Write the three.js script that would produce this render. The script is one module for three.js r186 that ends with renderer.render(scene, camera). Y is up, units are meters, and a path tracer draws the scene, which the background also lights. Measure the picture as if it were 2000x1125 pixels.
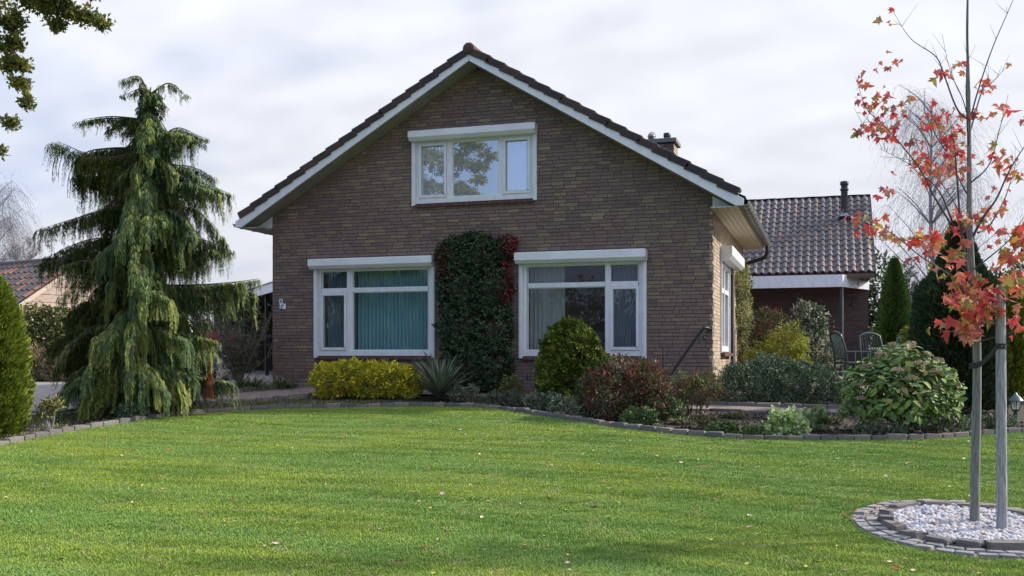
import * as THREE from 'three';
import { mergeGeometries } from 'three/addons/utils/BufferGeometryUtils.js';
import { ImprovedNoise } from 'three/addons/math/ImprovedNoise.js';
import { RoundedBoxGeometry } from 'three/addons/geometries/RoundedBoxGeometry.js';

// ------------------------------------------------------------------ camera, sky, sun, exposure
const scene = new THREE.Scene();
const FOC = 1944, TH = Math.atan(615 / FOC), SN = Math.sin(TH), CS = Math.cos(TH);
const EYE = new THREE.Vector3(5.917, 0.6, 16.65);
const camera = new THREE.PerspectiveCamera(2 * Math.atan(562.5 / FOC) * 180 / Math.PI, 2000 / 1125, 0.1, 600);
camera.position.copy(EYE);
camera.rotation.y = TH;
camera.setViewOffset(2000, 1125, 0, -130.5, 2000, 1125);      // shifted lens: upright walls stay upright

const renderer = new THREE.WebGLRenderer({ antialias: true });
renderer.toneMapping = THREE.LinearToneMapping;
renderer.toneMappingExposure = 1.26;
renderer.shadowMap.enabled = true;

const noise = new ImprovedNoise();
function fbm(x, y, z, oct = 4) { let a = 0.5, s = 0, f = 1; for (let i = 0; i < oct; i++) { s += a * noise.noise(x * f, y * f, z * f); a *= 0.5; f *= 2.03; } return s; }
const clamp = (v, a = 0, b = 1) => Math.min(b, Math.max(a, v));
const lerp = (a, b, t) => a + (b - a) * t;
const sstep = (a, b, v) => { const t = clamp((v - a) / (b - a)); return t * t * (3 - 2 * t); };

const SUN = new THREE.Vector3(0.80, 0.60, -0.46).normalize();
{ // thin high cloud, whiter towards the sun, with blue showing through away from it
  const W = 1024, Hh = 512, d = new Float32Array(W * Hh * 4);
  for (let j = 0; j < Hh; j++) for (let i = 0; i < W; i++) {
    const phi = ((i + 0.5) / W - 0.5) * 2 * Math.PI, th = ((j + 0.5) / Hh - 0.5) * Math.PI;
    const x = Math.cos(th) * Math.cos(phi), y = Math.sin(th), z = Math.cos(th) * Math.sin(phi);
    const yy = Math.max(y, 0), k = 1 / (yy + 0.16);
    const fx = x * k, fz = z * k;
    const streak = fbm(fx * 0.55 + 3 + 0.3 * fz, fz * 1.7 - 0.5 * fx, 1.3, 5), fine = 0.5 * fbm(fx * 2.1, fz * 6.2 - 1.6 * fx, 7.7, 4) + 0.75 * fbm(fx * 5.2 + 2, fz * 6.4, 9.1, 4), broad = fbm(fx * 0.35 + 9, fz * 0.35, 4.1, 3);
    const sun = x * SUN.x + y * SUN.y + z * SUN.z;
    const bank = x * 0.6 - z * 0.8;                            // the cloud sheet thins out towards the street side
    let cov = 0.86 + (bank > 0 ? 0.34 : 0.72) * bank + 0.55 * streak + 0.30 * fine + 0.55 * broad;
    cov = sstep(0.02, 1.0, cov);
    const hz = Math.exp(-yy * 5.5);
    const glow = Math.pow(Math.max(sun, 0), 6) * 0.16;
    const blue = [lerp(0.24, 0.46, hz), lerp(0.40, 0.56, hz), lerp(0.78, 0.76, hz)];
    const grey = (0.625 + 0.05 * streak + 0.15 * fine + glow) * (1 + 0.75 * yy);   // thin overcast is brighter overhead
    const cl = [grey * 0.945, grey * 0.975, grey * 1.06];
    const o = (j * W + i) * 4;
    for (let c = 0; c < 3; c++) d[o + c] = y < -0.02 ? 0.16 : lerp(blue[c], cl[c], cov);
    d[o + 3] = 1;
  }
  const t = new THREE.DataTexture(d, W, Hh, THREE.RGBAFormat, THREE.FloatType);
  t.mapping = THREE.EquirectangularReflectionMapping; t.magFilter = THREE.LinearFilter; t.minFilter = THREE.LinearFilter; t.needsUpdate = true;
  scene.background = t; scene.environment = t;
}
const sunLight = new THREE.DirectionalLight(new THREE.Color().setRGB(1, 0.93, 0.82), 5.0);
sunLight.position.copy(SUN).multiplyScalar(60); sunLight.target.position.set(0, 0, 0);
sunLight.castShadow = true; sunLight.shadow.radius = 5; sunLight.shadow.mapSize.set(4096, 4096);
Object.assign(sunLight.shadow.camera, { left: -30, right: 30, top: 30, bottom: -30, near: 1, far: 140 });
scene.add(sunLight); scene.add(sunLight.target);

// ------------------------------------------------------------------ helpers
function rng(seed) { let s = seed >>> 0; return () => { s = (s + 0x6d2b79f5) | 0; let t = Math.imul(s ^ (s >>> 15), 1 | s); t = (t + Math.imul(t ^ (t >>> 7), 61 | t)) ^ t; return ((t ^ (t >>> 14)) >>> 0) / 4294967296; }; }
const V = (x, y, z) => new THREE.Vector3(x, y, z);
const RGB = (r, g, b) => new THREE.Color().setRGB(r, g, b);
const taken = new Map();
function numbered(n) { const k = taken.get(n) || 0; taken.set(n, k + 1); return k ? `${n}_${String(k).padStart(3, '0')}` : n; }
function tag(o, label, category, group, kind) { if (label) o.userData.label = label; if (category) o.userData.category = category; if (group) o.userData.group = group; if (kind) o.userData.kind = kind; return o; }
function mesh(name, geo, mat, parent) {
  const m = new THREE.Mesh(geo, mat); m.name = parent && parent !== scene ? name : numbered(name); m.castShadow = m.receiveShadow = true; (parent || scene).add(m); return m;
}
function thing(name, label, category, pos = [0, 0, 0], turn = 0, group) {
  const o = new THREE.Group(); o.name = numbered(name); o.position.set(...pos); o.rotation.y = turn; scene.add(o); return tag(o, label, category, group);
}
function copyOf(o, pos, turn, label) { const c = o.clone(); c.name = numbered(o.name.replace(/_\d\d\d$/, '')); c.userData = { ...o.userData }; if (label) c.userData.label = label; c.position.set(...pos); c.rotation.y = turn; scene.add(c); return c; }
const struct = (name, geo, mat) => tag(mesh(name, geo, mat), null, null, null, 'structure');
function flat(g) { const n = g.index ? g.toNonIndexed() : g; for (const k of Object.keys(n.attributes)) if (!['position', 'normal', 'uv'].includes(k)) n.deleteAttribute(k); if (!n.attributes.normal) n.computeVertexNormals(); if (!n.attributes.uv) n.setAttribute('uv', new THREE.BufferAttribute(new Float32Array(n.attributes.position.count * 2), 2)); return n; }
const join = (list) => mergeGeometries(list.map(flat));
function boxUV(g) { // uv in metres from the dominant axis of the face
  g = g.index ? g.toNonIndexed() : g; const p = g.attributes.position, n = g.attributes.normal, uv = new Float32Array(p.count * 2);
  for (let i = 0; i < p.count; i++) { const ax = Math.abs(n.getX(i)), ay = Math.abs(n.getY(i)), az = Math.abs(n.getZ(i)); const [a, b] = ay >= ax && ay >= az ? [p.getX(i), p.getZ(i)] : ax >= az ? [p.getZ(i), p.getY(i)] : [p.getX(i), p.getY(i)]; uv[2 * i] = a; uv[2 * i + 1] = b; }
  g.setAttribute('uv', new THREE.BufferAttribute(uv, 2)); return g;
}
const bx = (x0, x1, y0, y1, z0, z1) => boxUV(new THREE.BoxGeometry(x1 - x0, y1 - y0, z1 - z0).translate((x0 + x1) / 2, (y0 + y1) / 2, (z0 + z1) / 2));
const rbx = (x0, x1, y0, y1, z0, z1, r = 0.006) => boxUV(new RoundedBoxGeometry(x1 - x0, y1 - y0, z1 - z0, 1, r).translate((x0 + x1) / 2, (y0 + y1) / 2, (z0 + z1) / 2));
function prism(pts, z0, z1, holes) { // polygon in x,y pulled along z
  const s = new THREE.Shape(pts.map(([x, y]) => new THREE.Vector2(x, y)));
  for (const h of holes || []) s.holes.push(new THREE.Path(h.map(([x, y]) => new THREE.Vector2(x, y))));
  const g = new THREE.ExtrudeGeometry(s, { depth: z1 - z0, bevelEnabled: false }); g.translate(0, 0, z0); return boxUV(g);
}
function tube(pts, radii, sides = 6, cap = true) {
  const n = pts.length, P = [], U = [], I = []; const t = V(0, 0, 0), a = V(0, 0, 0), b = V(0, 0, 0); let run = 0;
  for (let i = 0; i < n; i++) {
    t.subVectors(pts[Math.min(i + 1, n - 1)], pts[Math.max(i - 1, 0)]).normalize();
    if (i === 0) { a.set(Math.abs(t.y) > 0.9 ? 1 : 0, Math.abs(t.y) > 0.9 ? 0 : 1, 0); }
    a.addScaledVector(t, -a.dot(t)).normalize(); b.crossVectors(t, a);
    if (i) run += pts[i].distanceTo(pts[i - 1]);
    const r = Array.isArray(radii) ? radii[i] : radii;
    for (let k = 0; k <= sides; k++) { const q = k / sides * 2 * Math.PI, c = Math.cos(q) * r, s = Math.sin(q) * r; P.push(pts[i].x + a.x * c + b.x * s, pts[i].y + a.y * c + b.y * s, pts[i].z + a.z * c + b.z * s); U.push(k / sides * 6.283 * r, run); }
  }
  const w = sides + 1;
  for (let i = 0; i < n - 1; i++) for (let k = 0; k < sides; k++) { const o = i * w + k; I.push(o, o + 1, o + w, o + 1, o + w + 1, o + w); }
  if (cap) for (let k = 1; k < sides - 1; k++) { const e = (n - 1) * w; I.push(e, e + k, e + k + 1); I.push(0, k + 1, k); }
  const g = new THREE.BufferGeometry(); g.setAttribute('position', new THREE.Float32BufferAttribute(P, 3)); g.setAttribute('uv', new THREE.Float32BufferAttribute(U, 2)); g.setIndex(I); g.computeVertexNormals(); return g;
}
const spline = (pts, n) => new THREE.CatmullRomCurve3(pts.map((p) => p.isVector3 ? p : V(...p))).getPoints(n);
class Leaves { // many small faces collected into one mesh, coloured by vertex
  constructor() { this.p = []; this.c = []; }
  tri(ax, ay, az, bx_, by, bz, cx, cy, cz, col) { this.p.push(ax, ay, az, bx_, by, bz, cx, cy, cz); for (let i = 0; i < 3; i++) this.c.push(col[0], col[1], col[2]); }
  leaf(p, d, u, L, W, col, fold = 0.15, mid = 0.45) { // p base, d unit direction, u rough normal
    let sx = d.y * u.z - d.z * u.y, sy = d.z * u.x - d.x * u.z, sz = d.x * u.y - d.y * u.x; const l = Math.hypot(sx, sy, sz) || 1; sx /= l; sy /= l; sz /= l;
    const nx = sy * d.z - sz * d.y, ny = sz * d.x - sx * d.z, nz = sx * d.y - sy * d.x, h = W / 2, f = fold * W, m = L * mid;
    const tx = p.x + d.x * L, ty = p.y + d.y * L, tz = p.z + d.z * L, mx = p.x + d.x * m + nx * f, my = p.y + d.y * m + ny * f, mz = p.z + d.z * m + nz * f;
    this.tri(p.x, p.y, p.z, mx + sx * h, my + sy * h, mz + sz * h, tx, ty, tz, col);
    this.tri(p.x, p.y, p.z, tx, ty, tz, mx - sx * h, my - sy * h, mz - sz * h, col);
  }
  geo() { const g = new THREE.BufferGeometry(); g.setAttribute('position', new THREE.Float32BufferAttribute(this.p, 3)); g.setAttribute('color', new THREE.Float32BufferAttribute(this.c, 3)); g.computeVertexNormals(); return g; }
  build(name, mat, parent) { return mesh(name, this.geo(), mat, parent); }
}
function dirRand(R, out = V(0, 0, 0)) { const z = R() * 2 - 1, a = R() * 6.2832, s = Math.sqrt(1 - z * z); return out.set(Math.cos(a) * s, z, Math.sin(a) * s); }
const pick = (R, pal) => { let t = R(), i = 0; while (i < pal.length - 1 && (t -= pal[i][3] ?? 1 / pal.length) > 0) i++; const k = 0.82 + 0.36 * R(), c = pal[i]; return [c[0] * k, c[1] * k, c[2] * k]; };

// ------------------------------------------------------------------ the lie of the land: lawn falls away from the house towards the street
const KN = [[-50, -1.06], [0, -1.03], [5.5, -1.0], [7, -0.94], [9.5, -0.73], [12.5, -0.47], [14.5, -0.32], [16.3, -0.19], [18, -0.04], [19, 0], [200, 0]];
const KS = KN.slice(1).map((k, i) => (k[1] - KN[i][1]) / (k[0] - KN[i][0]));
const KM = KN.map((k, i) => i === 0 || i === KN.length - 1 || KS[i - 1] * KS[i] <= 0 ? 0 : 2 * KS[i - 1] * KS[i] / (KS[i - 1] + KS[i]));
function fall(d) { let i = 0; while (i < KN.length - 2 && d > KN[i + 1][0]) i++; d = clamp(d, -50, 200); const [x0, y0] = KN[i], [x1, y1] = KN[i + 1], h = x1 - x0, t = (d - x0) / h, t2 = t * t, t3 = t2 * t; return (2 * t3 - 3 * t2 + 1) * y0 + (t3 - 2 * t2 + t) * h * KM[i] + (3 * t2 - 2 * t3) * y1 + (t3 - t2) * h * KM[i + 1]; }
const up = (x, z) => (x - EYE.x) * -SN + (EYE.z - z) * CS;     // metres up the slope from the street end
const gy = (x, z) => fall(up(x, z));
const on = (x, z, dy = 0) => V(x, gy(x, z) + dy, z);

// ------------------------------------------------------------------ textures and materials
function noiseTex(size, f, seed, lo, hi, sharp = 1, stretch = 1) {
  const d = new Uint8Array(size * size * 4);
  for (let j = 0; j < size; j++) for (let i = 0; i < size; i++) {
    const a = i / size, b = j / size; let v = 0; // blended so that it tiles
    const s = (x, y) => fbm(x * f, y * f * stretch, seed, 5);
    v = (s(a, b) * (1 - a) * (1 - b) + s(a - 1, b) * a * (1 - b) + s(a, b - 1) * (1 - a) * b + s(a - 1, b - 1) * a * b) / Math.sqrt((1 - a) ** 2 * (1 - b) ** 2 + a * a * (1 - b) ** 2 + (1 - a) ** 2 * b * b + a * a * b * b);
    v = clamp(0.5 + v * sharp); const q = Math.round(255 * lerp(lo, hi, v)), o = (j * size + i) * 4; d[o] = d[o + 1] = d[o + 2] = q; d[o + 3] = 255;
  }
  const t = new THREE.DataTexture(d, size, size, THREE.RGBAFormat); t.wrapS = t.wrapT = THREE.RepeatWrapping; t.magFilter = THREE.LinearFilter; t.minFilter = THREE.LinearFilter; t.needsUpdate = true; return t;
}
const TX = { mottle: noiseTex(512, 9, 2.5, 0.55, 1, 0.9), fine: noiseTex(256, 26, 5.5, 0.6, 1, 1), grain: noiseTex(256, 5, 8.5, 0.55, 1, 1, 9), bark: noiseTex(256, 16, 3.3, 0.45, 1, 1.1, 0.35), grime: noiseTex(512, 7, 6.1, 0.86, 1, 1.3, 0.5) };
function rep(t, x, y = x, srgb = false) { const c = t.clone(); c.repeat.set(1 / x, 1 / y); if (srgb) c.colorSpace = THREE.SRGBColorSpace; c.needsUpdate = true; return c; }
const std = (o) => new THREE.MeshStandardMaterial({ roughness: 0.8, side: THREE.DoubleSide, ...o });
const TXm = rep(TX.mottle, 1.3), TXf = rep(TX.fine, 0.18), TXg = rep(TX.grain, 0.5, 0.5), TXb = rep(TX.bark, 0.25, 0.6), TXfb = rep(TX.fine, 0.12);
const leafMat = (through = 0.3, rough = 0.62) => new THREE.MeshPhysicalMaterial({ vertexColors: true, side: THREE.DoubleSide, roughness: rough, transmission: 0, thickness: 0, specularIntensity: 0.5, ...(through ? { transmission: through, roughness: 0.9 } : {}) });
const M = {
  soil: std({ color: RGB(0.075, 0.058, 0.045), map: TXm, bumpMap: TXf, bumpScale: 0.015, roughness: 1 }),
  lawnBase: std({ color: RGB(0.13, 0.18, 0.045), map: TXm, roughness: 1 }),
  paving: std({ color: RGB(0.30, 0.275, 0.27), map: TXm, bumpMap: TXfb, bumpScale: 0.003, roughness: 0.9 }),
  pathBrick: std({ color: RGB(0.27, 0.205, 0.19), map: TXm, bumpMap: TXfb, bumpScale: 0.003, roughness: 0.9 }),
  terrace: std({ color: RGB(0.42, 0.335, 0.29), map: TXm, roughness: 0.9 }),
  mortar: std({ color: RGB(0.13, 0.115, 0.11), map: TXf, roughness: 1 }),
  mortarPale: std({ color: RGB(0.36, 0.30, 0.25), map: TXf, roughness: 1 }),
  white: std({ color: RGB(0.77, 0.795, 0.84), map: rep(TX.grime, 0.9), roughness: 0.4 }),
  whiteBox: std({ color: RGB(0.78, 0.805, 0.85), map: rep(TX.grime, 1.4), roughness: 0.42 }),
  cream: std({ color: RGB(0.36, 0.35, 0.29), roughness: 0.6, map: TXm }),
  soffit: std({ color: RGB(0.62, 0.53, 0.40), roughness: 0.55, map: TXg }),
  zinc: std({ color: RGB(0.26, 0.29, 0.27), roughness: 0.5, metalness: 0.35, map: TXm }),
  black: std({ color: RGB(0.022, 0.022, 0.026), roughness: 0.5 }),
  darkMetal: std({ color: RGB(0.035, 0.035, 0.04), roughness: 0.45, metalness: 0.3 }),
  inside: std({ color: RGB(0.22, 0.17, 0.12), roughness: 0.9 }),
  insideDark: std({ color: RGB(0.10, 0.07, 0.05), roughness: 0.8 }),
  timberGrey: std({ color: RGB(0.42, 0.415, 0.45), map: TXb, bumpMap: TXb, bumpScale: 0.01, roughness: 0.95 }),
  mapleBark: std({ color: RGB(0.25, 0.255, 0.24), map: TXb, bumpMap: TXb, bumpScale: 0.003, roughness: 0.85 }),
  twig: std({ color: RGB(0.085, 0.068, 0.085), roughness: 0.8 }),
  bark: std({ color: RGB(0.12, 0.085, 0.06), map: TXb, bumpMap: TXb, bumpScale: 0.01, roughness: 0.95 }),
  birch: std({ color: RGB(0.30, 0.28, 0.30), roughness: 0.85 }),
  leaf: leafMat(0.28), leafThin: leafMat(0.45), leafDull: leafMat(0), needle: leafMat(0, 0.75),
  glass: new THREE.MeshPhysicalMaterial({ color: RGB(0.93, 0.97, 0.97), transmission: 1, thickness: 0, roughness: 0, ior: 1.52, metalness: 0.02 }),
  glassCoated: new THREE.MeshPhysicalMaterial({ color: RGB(0.92, 0.96, 1), transmission: 1, thickness: 0, roughness: 0, ior: 1.8, metalness: 0.6 }),
  glassHalf: new THREE.MeshPhysicalMaterial({ color: RGB(0.92, 0.96, 1), transmission: 1, thickness: 0, roughness: 0, ior: 1.7, metalness: 0.25 }),
  glassPlain: new THREE.MeshPhysicalMaterial({ color: RGB(0.97, 0.98, 0.98), transmission: 1, thickness: 0, roughness: 0.02, ior: 1.5 }),
};

// ------------------------------------------------------------------ ground, lawn, drive, paths
const KERB = spline([[-3.2, 0, 9.6], [-3.55, 0, 8.2], [-3.62, 0, 7.04], [-3.62, 0, 5.93], [-3.45, 0, 5.04], [-3.27, 0, 4.27], [-2.74, 0, 3.49], [-2.09, 0, 2.96], [-1.11, 0, 2.45], [-0.01, 0, 2.0], [0.91, 0, 1.95], [1.83, 0, 2.48], [2.74, 0, 3.03], [3.55, 0, 3.5], [4.25, 0, 3.74], [4.9, 0, 3.83], [5.58, 0, 3.71], [6.44, 0, 3.44], [7.05, 0, 3.16], [7.71, 0, 2.66], [8.39, 0, 2.14], [9.6, 0, 1.3], [11.5, 0, 0.4]], 400);
const RING = { x: 7.05, z: 7.66 };
function sheet(cols, rows, at) { const P = [], U = [], I = []; for (let j = 0; j <= rows; j++) for (let i = 0; i <= cols; i++) { const p = at(i / cols, j / rows); P.push(p.x, p.y, p.z); U.push(p.x, p.z); } const w = cols + 1; for (let j = 0; j < rows; j++) for (let i = 0; i < cols; i++) { const o = j * w + i; I.push(o, o + w, o + 1, o + 1, o + w, o + w + 1); } const g = new THREE.BufferGeometry(); g.setAttribute('position', new THREE.Float32BufferAttribute(P, 3)); g.setAttribute('uv', new THREE.Float32BufferAttribute(U, 2)); g.setIndex(I); g.computeVertexNormals(); if (g.attributes.normal.getY(0) < 0) { for (let i = 0; i < I.length; i += 3) [I[i], I[i + 1]] = [I[i + 1], I[i]]; g.setIndex(I); g.computeVertexNormals(); } return g; }
{
  const ax = []; for (let v = -16; v <= 16.01; v += 0.4) ax.push(v); for (const v of [20, 28, 45, 80, 150, 300]) { ax.push(v); ax.unshift(-v); }
  struct('ground', sheet(ax.length - 1, ax.length - 1, (a, b) => { const x = ax[Math.round(a * (ax.length - 1))], z = ax[Math.round(b * (ax.length - 1))]; return V(x, gy(x, z) - 0.012 + 0.012 * fbm(x * 1.7, z * 1.7, 3, 3), z); }), M.soil);
  const n = KERB.length - 1;
  struct('lawn', sheet(160, 90, (a, b) => { const k = KERB[Math.round(a * n)]; const fx = lerp(-16, 24, a), fz = 34; const t = Math.pow(b, 1.35); const x = lerp(k.x, fx, t), z = lerp(k.z, fz, t); return V(x, gy(x, z) + 0.012, z); }), M.lawnBase);
  const poly = (pts, m, dy, name, step = 0.5) => { // polygon laid on the land as a fine sheet
    const s = new THREE.Shape(pts.map(([x, z]) => new THREE.Vector2(x, -z))), tri = new THREE.ShapeGeometry(s).toNonIndexed(), p = tri.attributes.position, P = [], U = [];
    const cut = (a, b, c, q) => { const l = [a.distanceTo(b), b.distanceTo(c), c.distanceTo(a)], k = l.indexOf(Math.max(...l)); if (l[k] < step || q > 14) { for (const v of [a, b, c]) { P.push(v.x, gy(v.x, -v.y) + dy, -v.y); U.push(v.x, -v.y); } return; } const [e, f, g] = k === 0 ? [a, b, c] : k === 1 ? [b, c, a] : [c, a, b], h = e.clone().lerp(f, 0.5); cut(e, h, g, q + 1); cut(h, f, g, q + 1); };
    for (let i = 0; i < p.count; i += 3) cut(...[0, 1, 2].map((k) => new THREE.Vector2(p.getX(i + k), p.getY(i + k))), 0);
    const g = new THREE.BufferGeometry(); g.setAttribute('position', new THREE.Float32BufferAttribute(P, 3)); g.setAttribute('uv', new THREE.Float32BufferAttribute(U, 2)); g.computeVertexNormals(); return struct(name, g, m);
  };
  poly([[-22, 12], [-7.2, 8.2], [-5.9, 6.0], [-5.25, 4.6], [-5.3, 2.6], [-5.0, 1.4], [-4.3, 0.3], [-4.3, -16], [-22, -16]], M.paving, 0.012, 'driveway');
  poly([[-5.3, 3.2], [-3.75, 2.75], [-2.5, 1.35], [-2.2, 0.72], [-2.2, 0.06], [-3.2, 0.06], [-4.2, 1.95], [-5.3, 2.3]], M.pathBrick, 0.024, 'path');
  poly([[-2.2, 0.72], [0.6, 0.66], [3.2, 1.12], [4.3, 1.02], [5.4, 0.98], [6.3, 0.92], [6.9, 0.5], [6.6, 0.1], [6.1, 0.42], [5.2, 0.52], [4.4, 0.5], [3.4, 0.42], [0.6, 0.06], [-2.2, 0.06]], M.pathBrick, 0.02, 'path');
  poly([[5.4, -1.6], [6.6, -1.2], [7.6, -1.6], [10.5, -4], [10.5, -12.3], [4.4, -12.3], [4.4, -6.2], [5.3, -5]], M.terrace, 0.02, 'terrace');
}
const KPOLY = [...KERB.map((p) => [p.x, p.z]), [24, 34], [-16, 34]];
function inside(x, z, P) { let c = false; for (let i = 0, j = P.length - 1; i < P.length; j = i++) if ((P[i][1] > z) !== (P[j][1] > z) && x < (P[j][0] - P[i][0]) * (z - P[i][1]) / (P[j][1] - P[i][1]) + P[i][0]) c = !c; return c; }
const KP2 = KPOLY.filter((_, i) => i % 4 === 0 || i > 395);
// ------------------------------------------------------------------ brickwork
const BRICK_TONES = [[0.235, 0.165, 0.145], [0.218, 0.152, 0.138], [0.245, 0.174, 0.148], [0.285, 0.215, 0.150], [0.265, 0.198, 0.146], [0.240, 0.155, 0.132], [0.198, 0.142, 0.134], [0.255, 0.188, 0.155], [0.315, 0.245, 0.165]];
const BRICK_SHARE = [0.23, 0.2, 0.17, 0.08, 0.10, 0.06, 0.08, 0.05, 0.03];
const brickMats = BRICK_TONES.map((c) => std({ color: RGB(...c), map: TXf, bumpMap: TXf, bumpScale: 0.002, roughness: 0.92 }));
const brickMatV = std({ vertexColors: true, map: TXf, bumpMap: TXf, bumpScale: 0.002, roughness: 0.92 });
// a hexahedron between x0..x1 whose ends may slope; front face at z = f
function brickGeo(x0b, x1b, x0t, x1t, y0, y1, f, depth) {
  const g = new THREE.BoxGeometry(1, 1, 1).toNonIndexed(), p = g.attributes.position;
  for (let i = 0; i < p.count; i++) { const X = p.getX(i) > 0, Y = p.getY(i) > 0, Z = p.getZ(i) > 0; p.setXYZ(i, X ? (Y ? x1t : x1b) : (Y ? x0t : x0b), Y ? y1 : y0, Z ? f : f - depth); }
  g.computeVertexNormals(); return boxUV(g);
}
// free bond of stretchers and headers; allowed(yBottom, yTop) -> list of [x0b, x1b, x0t, x1t]
function brickwork(parent, y0, y1, allowed, R, near, limit, tones = BRICK_TONES, share = BRICK_SHARE, matsOwn = brickMats, name = 'brick') {
  const CO = 0.0625, JT = 0.011, whole = [], cutList = [];
  let row = 0;
  for (let y = y0; y < y1; y += CO, row++) {
    const yb = y, yt = Math.min(y + CO - JT, y1 - 0.001);
    for (const [a, b, at, bt] of allowed(yb, yt)) {
      let x = Math.min(a, at) - R() * 0.2; const end = Math.max(b, bt);
      let last = false;
      while (x < end) {
        const head = !last && R() < 0.17; last = head; const L = head ? 0.1 : 0.21;
        const c0 = Math.max(x, a), c1 = Math.min(x + L, b), t0 = Math.max(x, at), t1 = Math.min(x + L, bt);
        if (c1 - c0 > 0.015 || t1 - t0 > 0.015) {
          let k = 0, r = clamp(R() + 0.25 * fbm(x * 0.5, y * 0.8, 2.2, 2), 0, 0.999); while (k < share.length - 1 && (r -= share[k]) > 0) k++;
          const f = (R() - 0.5) * 0.005, full = x >= Math.max(a, at) && x + L <= Math.min(b, bt) && yt - yb > 0.05;
          if (full) whole.push({ x, y: yb, L, f, k }); else cutList.push({ g: brickGeo(Math.min(c0, c1), Math.max(c1, c0 + 0.004), Math.min(t0, t1), Math.max(t1, t0 + 0.004), yb, yt, f, 0.05), k });
        }
        x += L + JT;
      }
    }
  }
  whole.sort((p, q) => near(p.x, p.y) - near(q.x, q.y));
  const shared = { 0.1: brickGeo(0, 0.1, 0, 0.1, 0, CO - JT, 0, 0.05), 0.21: brickGeo(0, 0.21, 0, 0.21, 0, CO - JT, 0, 0.05) };
  const rest = cutList.filter((c) => c && c.g);
  whole.forEach((w, i) => {
    if (i < limit) { const m = mesh(name, shared[w.L], matsOwn[w.k], parent); m.name = i ? `${name}_${String(i).padStart(3, '0')}` : name; m.position.set(w.x, w.y, w.f); } else rest.push({ g: shared[w.L].clone().translate(w.x, w.y, w.f), k: w.k, b: fbm(w.x * 0.7 + 3, w.y * 1.1, 5.5, 3) });
  });
  if (rest.length) {
    const g = join(rest.map((r) => r.g)), col = new Float32Array(g.attributes.position.count * 3); let o = 0;
    for (const r of rest) { const k = (0.88 + 0.24 * R()) * (1 + 0.38 * (r.b || 0)), c = tones[r.k]; for (let i = 0; i < r.g.attributes.position.count; i++) { col[o++] = c[0] * k; col[o++] = c[1] * k; col[o++] = c[2] * k; } }
    g.setAttribute('color', new THREE.BufferAttribute(col, 3)); tag(mesh('brickwork', g, brickMatV, parent), null, null, null, 'stuff');
  }
}
// cut intervals [a,b] by holes
const minus = (list, h0, h1) => list.flatMap(([a, b, c, d]) => (h1 <= a || h0 >= b) ? [[a, b, c, d]] : [...(h0 - a > 0.01 ? [[a, h0, c, h0]] : []), ...(b - h1 > 0.01 ? [[h1, b, h1, d]] : [])]);

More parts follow.
